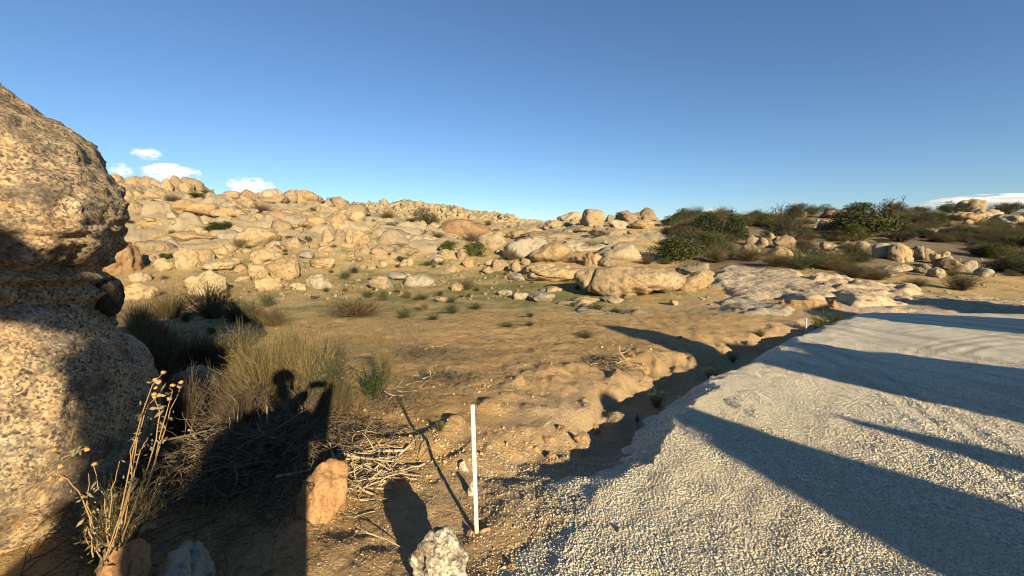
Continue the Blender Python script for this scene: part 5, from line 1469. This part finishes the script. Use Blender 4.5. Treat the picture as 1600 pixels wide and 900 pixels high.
# ------------------------------------------------------------------ the near boulder
def blended(name, balls, voxel, mat, disp, seed, label, cat, cuts=(), outline=None, loft=None):
    """one skin over several overlapping lobes, then weathered by noise"""
    if loft:
        v, f = loft
        m = make_mesh("tmp", v, f); n = len(v)
        nn = np.empty(n * 3, np.float32); m.vertices.foreach_get("normal", nn); nn = nn.reshape(-1, 3).astype(float)
        bpy.data.meshes.remove(m)
    else:
        vs, fs, o = [], [], 0
        v0, f0 = ico(5)
        for (x, y, z, a, b, c, rz, ry) in balls:
            R = np.array(Euler((0, ry, rz)).to_matrix())
            vs.append((v0 * np.array([a, b, c])) @ R.T + np.array([x, y, z])); fs.append(f0 + o); o += len(v0)
        m = make_mesh("tmp", np.concatenate(vs), np.concatenate(fs))
        ob = link("tmp", m)
        md = ob.modifiers.new("r", 'REMESH'); md.mode = 'VOXEL'; md.voxel_size = voxel
        sm = ob.modifiers.new("s", 'SMOOTH'); sm.factor = 0.5; sm.iterations = 14
        dg = bpy.context.evaluated_depsgraph_get(); ev = ob.evaluated_get(dg); me = ev.to_mesh()
        n = len(me.vertices); v = np.empty(n * 3, np.float32); me.vertices.foreach_get("co", v); v = v.reshape(-1, 3).astype(float)
        nn = np.empty(n * 3, np.float32); me.vertices.foreach_get("normal", nn); nn = nn.reshape(-1, 3).astype(float)
        f = np.array([list(p.vertices) for p in me.polygons])
        ev.to_mesh_clear(); bpy.data.objects.remove(ob); bpy.data.meshes.remove(m)
    if outline:                                   # pull the right hand side of the rock to its outline
        ty, tx = np.array(outline, float).T
        for it in range(7):
            qx, qy = to_px(v[:, 0], v[:, 1], v[:, 2])
            bins = np.arange(-400, 1200, 12); bi = np.clip(((qy + 400) / 12).astype(int), 0, len(bins) - 1)
            mx = np.full(len(bins), -1e4); np.maximum.at(mx, bi, qx)
            okb = mx > -9e3
            sm_ = np.convolve(np.pad(mx[okb], 1, 'edge'), np.ones(3) / 3, 'valid'); act = np.interp(qy, bins[okb] + 6, sm_)
            tgt = np.interp(qy, ty, tx)
            wt = sst(-260, 60, qx) 
            v[:, 0] += np.clip(tgt - act, -140, 140) * wt * v[:, 1] / F
    h = 0
    for sc, am, oc, ridged in disp:
        q = fbm(v * sc, oc, seed)
        h = h + am * ((1 - 2 * np.abs(q)) if ridged else q); seed += 3
    v = v + nn * h[:, None]
    for (cx, cy, cz, rx_, ry_, rz_, dep) in cuts:
        t = ((v - np.array([cx, cy, cz])) / np.array([rx_, ry_, rz_]))
        v = v - nn * (dep * np.exp(-(t ** 2).sum(1)))[:, None]
    out = link(name, make_mesh(name, v, f, MAT[mat]))
    return tag(out, label, cat)

OUT = [(-100, -230), (0, -140), (60, -80), (130, 0), (160, 35), (200, 88), (240, 133), (280, 170), (300, 186), (320, 196), (340, 202), (360, 204), (380, 200), (400, 188), (420, 172), (445, 166),
       (480, 172), (500, 181), (540, 203), (580, 218), (620, 226), (660, 227), (700, 223), (740, 212), (780, 190), (820, 155), (860, 128), (960, 100)]
def boulder_loft():
    """stacked plan sections: one continuous mass whose right hand profile follows the rock"""
    ys = np.linspace(-100, 1000, 190); tx = np.interp(ys, *np.array(OUT, float).T)
    k = np.exp(-.5 * (np.arange(-6, 7) / 2.5) ** 2); k /= k.sum(); tx = np.convolve(np.pad(tx, 6, 'edge'), k, 'valid')
    xc, C = -5.0, 340
    th = np.linspace(0, 2 * math.pi, C, endpoint=False)
    c, s_ = np.cos(th), np.sin(th); e = 2 / 2.5
    cx, cy = np.sign(c) * np.abs(c) ** e, np.sign(s_) * np.abs(s_) ** e
    rows = []
    for py, px in zip(ys, tx):
        dx, dz = ray(px, py); a = dx * 2.55 - xc; z = CAM_H + dz * 2.55
        b = 0.98 + 0.10 * math.sin(z * 2.1 + .6) - 0.12 * max(0, z - 1.9)
        rows.append(np.stack([xc + a * cx, 2.62 + 0.10 * max(0, z - 1.6) + b * cy, np.full(C, z)], 1))
    top = rows[0]; m = top.mean(0)
    cap = [m + (top - m) * math.cos(t) + np.array([0, 0, .6 * math.sin(t)]) for t in np.linspace(math.pi / 2 - .02, .12, 12)]
    rows = cap + rows
    v = np.concatenate(rows); R = len(rows)
    ix = np.arange(R * C).reshape(R, C); nx = np.roll(ix, -1, 1)
    return v, np.stack([ix[1:], nx[1:], nx[:-1], ix[:-1]], -1).reshape(-1, 4)
NB = []
def lobe(px, py, Y, a, b, c, rz=0, ry=0):
    p = at(px, py, Y); NB.append((p[0], p[1], p[2], a, b, c, rz, ry))
NEAR = blended("boulder", NB, 0.022, 'speckle', [(0.9, .07, 2, False), (1.7, .05, 3, False), (3.2, .03, 4, True), (9, .013, 4, False), (30, .007, 3, False)], 7,
               "huge speckled granite boulder with a nose, filling the left edge", "boulder",
               outline=OUT, loft=boulder_loft())
p = at(166, 455, 3.0)
v, f = boulder_verts(.19, .3, .36, 57, 5, 10, 12, .07)
tag(link("boulder", make_mesh("boulder", v, f, MAT['dark_rock']), None, (p[0], p[1], p[2] - .2), (0, 0, .5)), "rock coloured dark for the shade, wedged under the nose of the near boulder", "boulder")
v, f = boulder_verts(.9, .9, 1.30, 56, 5, 10, 9, .07)
p = at(160, 560, 3.25)
tag(link("boulder", make_mesh("boulder", v, f, MAT['speckle']), None, (p[0], p[1], gz(p[0], p[1]) - .15)), "speckled rock just behind the near boulder, carrying the dark one", "boulder")

# ------------------------------------------------------------------ thistle like dead plant in front of it
def seed_plant():
    Y = 1.75
    r = np.random.default_rng(4)
    base = at(165, 900, Y); base[2] = gz(base[0], base[1])
    o = tag(empty("dead_flower", tuple(base)), "dead flower stalks with round tan seed heads, lit in front of the near boulder", "plant")
    def W(px, py, y=Y): return at(px, py, y) - base
    stems = [([(175, 880), (205, 720), (222, 640), (240, 600), (255, 582)], 1.74), ([(185, 890), (212, 690), (230, 640), (243, 612)], 1.78), ([(180, 885), (240, 730), (250, 680), (268, 615), (270, 603)], 1.70),
             ([(185, 885), (255, 690), (262, 650), (282, 602)], 1.82), ([(175, 885), (245, 690), (243, 640), (242, 620)], 1.72), ([(165, 880), (220, 705), (233, 683)], 1.7), ([(160, 880), (130, 785), (112, 755), (88, 733)], 1.66),
             ([(158, 860), (137, 800), (138, 742)], 1.7), ([(165, 880), (175, 780), (186, 722)], 1.78), ([(160, 880), (200, 770), (208, 688)], 1.66), ([(100, 715), (124, 704), (136, 702)], 1.72), ([(150, 870), (135, 820), (137, 850)], 1.64),
             ([(200, 860), (240, 810), (250, 760)], 1.8), ([(170, 870), (165, 790), (148, 725)], 1.84)]
    P = []
    for pts, y in stems:
        q = np.array([W(px, py, y) for px, py in pts]); k = 9
        t = np.linspace(0, len(q) - 1, k); i = np.minimum(t.astype(int), len(q) - 2); u = (t - i)[:, None]
        P.append(q[i] * (1 - u) + q[i + 1] * u + r.normal(size=(k, 3)) * .005)
    P = np.array(P)
    v, f = tubes(P, np.linspace(.0034, .0016, 9)[None].repeat(len(P), 0), 5)
    link("stems", make_mesh("stems", v, f, MAT['stalk']), o)
    heads = [(255, 582, 1.74), (243, 594, 1.75), (248, 597, 1.72), (243, 606, 1.76), (241, 616, 1.72), (270, 602, 1.70), (283, 597, 1.82), (282, 603, 1.80), (265, 623, 1.71), (248, 617, 1.74), (242, 620, 1.73), (86, 695, 1.72), (85, 703, 1.7), (95, 728, 1.66), (97, 748, 1.67), (148, 725, 1.83), (136, 702, 1.72)]
    v0, f0 = ico(2)
    for i, (px, py, y) in enumerate(heads):
        rad = .0095 * r.uniform(.8, 1.25)
        sp = v0 * rad * np.array([1, 1, .8]) * (1 + .25 * r.normal(size=(len(v0), 1)).clip(-1, 1))
        link("seed_head", make_mesh("seed_head", sp, f0, MAT['seedhead'], False), o, tuple(W(px, py, y)))
    n = 380
    j = r.integers(0, len(P), n); q = r.integers(0, 7, n)
    c = P[j, q] + r.normal(size=(n, 3)) * np.array([.018, .018, .014])
    big = r.random(n) < .3
    v, f = leaf_quads(c, np.where(big, .020, .009) * r.uniform(.7, 1.3, n), r, .4)
    link("leaves", make_mesh("leaves", v, f, MAT['straw'], False, {"tint": np.repeat(r.random(n) * .5 + .5, 4)}), o)
    n = 60
    j = r.integers(0, len(P), n); q = r.integers(0, 6, n)
    v, f = leaf_quads(P[j, q] + r.normal(size=(n, 3)) * .02, .009 * r.uniform(.7, 1.4, n), r, .6)
    link("green_leaves", make_mesh("green_leaves", v, f, MAT['greygreen'], False, {"tint": np.repeat(r.random(n), 4)}), o)
MAT['stalk'] = mat_plain("tan_stalk", (0.30, 0.19, 0.085), .8, .3, 60)
MAT['seedhead'] = mat_plain("tan_seed_head", (0.42, 0.24, 0.09), .9, .3, 200)
seed_plant()
# dry leaf litter and straw at its foot
bush(120, 250, 760, 905, "matted dry stems at the foot of the dead flower stalks", 'straw', cat='plant', name='dry_plant')

# ------------------------------------------------------------------ stakes
MAT['stake'] = mat_stake()
MAT['stake_far'] = mat_plain("weathered_white_wood", (0.62, 0.62, 0.60), .7, .06, 60)
MAT['ink'] = mat_plain("faded_black_ink", (0.10, 0.09, 0.08), .8, .1, 60)
def stake(tx, ty, bx, by, wpx, label, mat, marks):
    X, Y, Z = gp(bx, by)
    Z = gz(X, Y)
    top = at(tx, ty, Y + .03); base = np.array([X, Y, Z])
    ax = top - base; H = float(np.linalg.norm(ax)); w = wpx * Y / F
    b = bmesh.new(); bmesh.ops.create_cube(b, size=1.0)
    for q in b.verts: q.co = Vector((q.co.x * w, q.co.y * w * .8, (q.co.z + .5) * (H + .12) - .12))
    bmesh.ops.bevel(b, geom=b.edges[:], offset=w * .12, segments=2, affect='EDGES')
    m = bpy.data.meshes.new("stake"); b.to_mesh(m); b.free(); m.materials.append(MAT[mat])
    o = link("stake", m, None, tuple(base)); o.rotation_euler = Vector(ax).to_track_quat('Z', 'Y').to_euler()
    o.rotation_euler = (Vector((0, 0, 1)).rotation_difference(Vector(ax))).to_euler()
    tag(o, label, "stake")
    if marks:
        r = np.random.default_rng(2); V, Fc = [], []
        z = H - .022
        for i in range(26):                      # handwriting too small to read, running down the stake
            z -= r.uniform(.004, .009)
            if i in (7, 8, 16): z -= .006; continue
            hw = w * r.uniform(.10, .28); x = w * r.uniform(-.06, .16); hh = r.uniform(.0012, .0028)
            k = len(V)
            y0 = -w * .4 - .0006
            V += [(x - hw, y0, z), (x + hw, y0, z + hh * r.uniform(-1, 1)), (x + hw, y0, z + hh), (x - hw, y0, z + hh)]
            Fc.append((k, k + 1, k + 2, k + 3))
        link("handwriting", make_mesh("handwriting", V, Fc, MAT['ink'], False), o)
stake(738.5, 632, 745, 832, 6.6, "tall white stake with faded handwriting, planted in the dirt beside the gravel", 'stake', True)
stake(1260, 497, 1259.5, 517, 1.7, "small distant white stake at the far corner of the gravel road", 'stake_far', False)

# mounds of gravel and sand at the far road edge
rock(1330, 1352, 482, 500, "dark little mound of sand at the far corner of the road", 'r', 'crumbled', cat='mound', name='sand_mound', bury=.3) if 'crumbled' in MAT else None

# ------------------------------------------------------------------ rocks behind the viewpoint, whose shade lies on the road
PR = np.array([.8947, .4467]); SH = np.array([.4467, -.8947])
def shade_rock(w, L, width, depth, height, seed, label, tilt=0.0, style='r'):
    P = w * PR + L * SH
    npl, pw, rg, bu, der = STYLE[style]
    v, f = boulder_verts(width, depth, height + .5, seed, 5, npl, pw, rg, (), tilt)
    tag(link("boulder", make_mesh("boulder", v, f, MAT['granite']), None, (P[0], P[1], -.5), (0, 0, math.atan2(PR[1], PR[0]))), label, "boulder")
shade_rock(3.5, 10, 1.75, 2.0, 4.15, 801, "tall rounded boulder behind the viewpoint, casting the nearest shade on the gravel", .12, 't')
shade_rock(5.25, 10.4, 1.15, 1.5, 3.9, 802, "slim boulder behind the viewpoint, casting the pointed shade on the gravel", -.1, 't')
shade_rock(7.6, 10, 2.5, 2.6, 5.6, 803, "tallest boulder behind the viewpoint, shading the middle of the road", 0, 't')
shade_rock(9.4, 10, 3.6, 2.8, 4.6, 804, "wide boulder beside the tallest one behind the viewpoint", 0, 'r')
shade_rock(-1.24, 4, .75, .9, 3.85, 811, "upright boulder added behind the viewpoint to shade the right side of the near boulder", 0, 'j')  # unseen, added and shaped for the shade on the near boulder
shade_rock(-.66, 4.2, 1.0, 1.0, 2.95, 812, "low boulder added behind the photographer to shade the brush heap", 0, 'r')  # unseen, added and sized so its shade covers the brush
shade_rock(-2.75, 4, 1.9, 1.6, 3.6, 813, "bulky boulder added at the left behind the viewpoint, under the tilted one", 0, 'r')  # unseen, added as a rest for the tilted shading boulder
v, f = boulder_verts(1.3, .8, .5, 814, 5, 9, 9, .06, (), .75)  # unseen boulder added at a tilt for the diagonal band of shade
v = v * np.array([1, 1, 1.5])
P_ = -1.8 * PR + 4 * SH
tag(link("boulder", make_mesh("boulder", v, f, MAT['granite']), None, (P_[0], P_[1], 3.62), (0, 0, math.atan2(PR[1], PR[0]))), "tilted boulder added on two others behind the viewpoint, shading the near boulder", "boulder")
shade_rock(19.6, 10, 6.6, 4.5, 5.2, 805, "broad boulder whose shade crosses the end of the road", 0, 'd')
shade_rock(27, 10, 5.5, 4.5, 5.0, 806, "outermost boulder beside the road, right of the broad one", 0, 'r')

# ------------------------------------------------------------------ the photographer, whose shadow lies on the brush
MAT['skin'] = mat_plain("skin", (0.45, 0.28, 0.20), .6, .08, 20)
MAT['shirt'] = mat_plain("dark_shirt", (0.08, 0.09, 0.12), .9, .15, 30)
MAT['jeans'] = mat_plain("blue_jeans", (0.06, 0.08, 0.14), .9, .2, 60)
MAT['hair'] = mat_plain("dark_hair", (0.03, 0.02, 0.015), .7, .3, 60)
MAT['phone'] = mat_plain("black_phone", (0.02, 0.02, 0.022), .3, .05, 20)
def skin_mesh(name, pts, edges, rad, mat, parent, sub=2):
    m = bpy.data.meshes.new(name); m.from_pydata(pts, edges, []); m.materials.append(mat)
    o = link(name, m, parent)
    md = o.modifiers.new("skin", 'SKIN'); md.use_smooth_shade = True
    for i, q in enumerate(rad):
        m.skin_vertices[0].data[i].radius = (q, q) if not isinstance(q, tuple) else q
    m.skin_vertices[0].data[0].use_root = True
    o.modifiers.new("sub", 'SUBSURF').levels = sub
    o.modifiers["sub"].render_levels = sub
    return o
def photographer():
    px, py = -.12, -.46
    o = tag(empty("person", (px, py, 0)), "photographer holding up a phone, standing just behind the viewpoint", "person")
    hx, hz = .16, 1.64 - 0.0
    pts = [(0, 0, .98), (0, 0, 1.2), (0, .0, 1.42), (0, 0, 1.55), (-.05, .02, 1.72), (-.06, .03, 1.84),          # pelvis .. head
           (-.19, 0, 1.47), (-.27, .1, 1.24), (-.02, .36, 1.55), (.02, .43, 1.60),                                # left arm
           (.19, 0, 1.48), (.25, .12, 1.38), (.24, .30, 1.53), (.245, .42, 1.62),                                  # right arm
           (-.10, 0, .92), (-.12, .02, .50), (-.13, -.02, .08), (-.14, .14, .03),
           (.10, 0, .92), (.12, .02, .50), (.13, -.02, .08), (.14, .14, .03)]
    ed = [(0, 1), (1, 2), (2, 3), (3, 4), (4, 5), (2, 6), (6, 7), (7, 8), (8, 9), (2, 10), (10, 11), (11, 12), (12, 13), (0, 14), (14, 15), (15, 16), (16, 17), (0, 18), (18, 19), (19, 20), (20, 21)]
    rad = [(.21, .13), (.20, .13), (.21, .13), .075, .115, .10, .095, .085, .06, .035, .11, .10, .075, .045, .12, .085, .06, .05, .12, .085, .06, .05]
    skin_mesh("body", pts, ed, rad, MAT['shirt'], o)
    for s, wx in ((-1, .02), (1, .262)):
        hand = [(wx, .43, 1.60), (wx, .455, 1.64)]; e = [(0, 1)]; rr = [.028, .026]
        for k in range(4):
            b = len(hand); hand += [(wx - s * .012, .462, 1.655 - .018 * k), (wx - s * .03, .475, 1.66 - .018 * k), (wx - s * .036, .455 + .03, 1.66 - .018 * k)]
            e += [(1, b), (b, b + 1), (b + 1, b + 2)]; rr += [.009, .008, .007]
        b = len(hand); hand += [(wx - s * .02, .43, 1.66), (wx - s * .035, .425, 1.675)]; e += [(0, b), (b, b + 1)]; rr += [.01, .008]
        skin_mesh("hand", hand, e, rr, MAT['skin'], o, 1)
    v0, f0 = ico(4)
    hv = v0 * np.array([.115, .125, .115]); hv = hv[:] ; hv[:, 2] = np.where(hv[:, 2] < -.03, -.03 + (hv[:, 2] + .03) * .2, hv[:, 2])
    link("hair", make_mesh("hair", hv + 0.004 * fbm(v0 * 9, 2, 3)[:, None] * v0, f0, MAT['hair']), o, (-.06, .0, 1.88))
    b = bmesh.new(); bmesh.ops.create_cube(b, size=1)
    for q in b.verts: q.co = Vector((q.co.x * .158, q.co.y * .008, q.co.z * .076))
    bmesh.ops.bevel(b, geom=b.edges[:], offset=.0035, segments=2, affect='EDGES')
    m = bpy.data.meshes.new("phone"); b.to_mesh(m); b.free(); m.materials.append(MAT['phone'])
    tag(link("phone", m, None, (0, -.012, 1.65)), "black phone held up by the photographer", "phone")
photographer()

# ------------------------------------------------------------------ clouds
def mat_cloud():
    m = bpy.data.materials.new("cloud_vapour"); m.use_nodes = True
    t = m.node_tree; n = t.nodes; n.clear()
    out = n.new("ShaderNodeOutputMaterial"); vol = n.new("ShaderNodeVolumePrincipled")
    vol.inputs["Color"].default_value = (1, 1, 1, 1); vol.inputs["Anisotropy"].default_value = -0.25
    tc = n.new("ShaderNodeTexCoord")
    ln = n.new("ShaderNodeVectorMath"); ln.operation = 'LENGTH'; t.links.new(tc.outputs["Object"], ln.inputs[0])
    nz = n.new("ShaderNodeTexNoise"); nz.inputs["Scale"].default_value = 1.9; nz.inputs["Detail"].default_value = 7; nz.inputs["Roughness"].default_value = .62
    oi = n.new("ShaderNodeObjectInfo"); ad = n.new("ShaderNodeVectorMath"); ad.operation = 'ADD'
    t.links.new(tc.outputs["Object"], ad.inputs[0]); t.links.new(oi.outputs["Location"], ad.inputs[1]); t.links.new(ad.outputs[0], nz.inputs["Vector"])
    a = n.new("ShaderNodeMath"); a.operation = 'SUBTRACT'; t.links.new(nz.outputs["Fac"], a.inputs[0])
    b = n.new("ShaderNodeMath"); b.operation = 'MULTIPLY'; t.links.new(ln.outputs["Value"], b.inputs[0]); b.inputs[1].default_value = .62
    g = n.new("ShaderNodeMath"); g.operation = 'MULTIPLY_ADD'; t.links.new(nz.outputs["Fac"], g.inputs[0]); g.inputs[1].default_value = 3.4; g.inputs[2].default_value = -1.2
    t.links.new(g.outputs[0], a.inputs[0])
    t.links.new(b.outputs[0], a.inputs[1])
    c = n.new("ShaderNodeMapRange"); t.links.new(a.outputs[0], c.inputs[0]); c.inputs[1].default_value = .0; c.inputs[2].default_value = .45; c.inputs[3].default_value = 0; c.inputs[4].default_value = .016
    t.links.new(c.outputs[0], vol.inputs["Density"])
    t.links.new(vol.outputs[0], out.inputs["Volume"])
    return m
MAT['cloud'] = mat_cloud()
def cloud(x0, x1, yt, yb, label, seed, D=2600, dens=1):
    cx, cy = (x0 + x1) / 2, (yt + yb) / 2
    p = at(cx, cy, D); w = (x1 - x0) * D / F; h = (yb - yt) * D / F
    v0, f0 = ico(3)
    o = link("cloud", make_mesh("cloud", v0 * 1.0, f0, MAT['cloud']), None, tuple(p), (0, 0, -math.atan2(p[0], p[1])), (w * .44, w * .32, h * .50))
    tag(o, label, "cloud")
cloud(226, 312, 256, 286, "largest white cloud behind the left skyline", 1)
cloud(356, 430, 276, 304, "white cloud right of the largest one, behind the left skyline", 2)
cloud(174, 206, 255, 278, "small white cloud just right of the near boulder", 3)
cloud(206, 252, 230, 250, "thin white wisp above the other clouds on the left", 4)
cloud(1450, 1640, 304, 330, "long low cloud bank behind the right skyline", 5, 4200)
cloud(1090, 1130, 324, 342, "small white cloud peeping over the dark oak bush", 6, 3600)
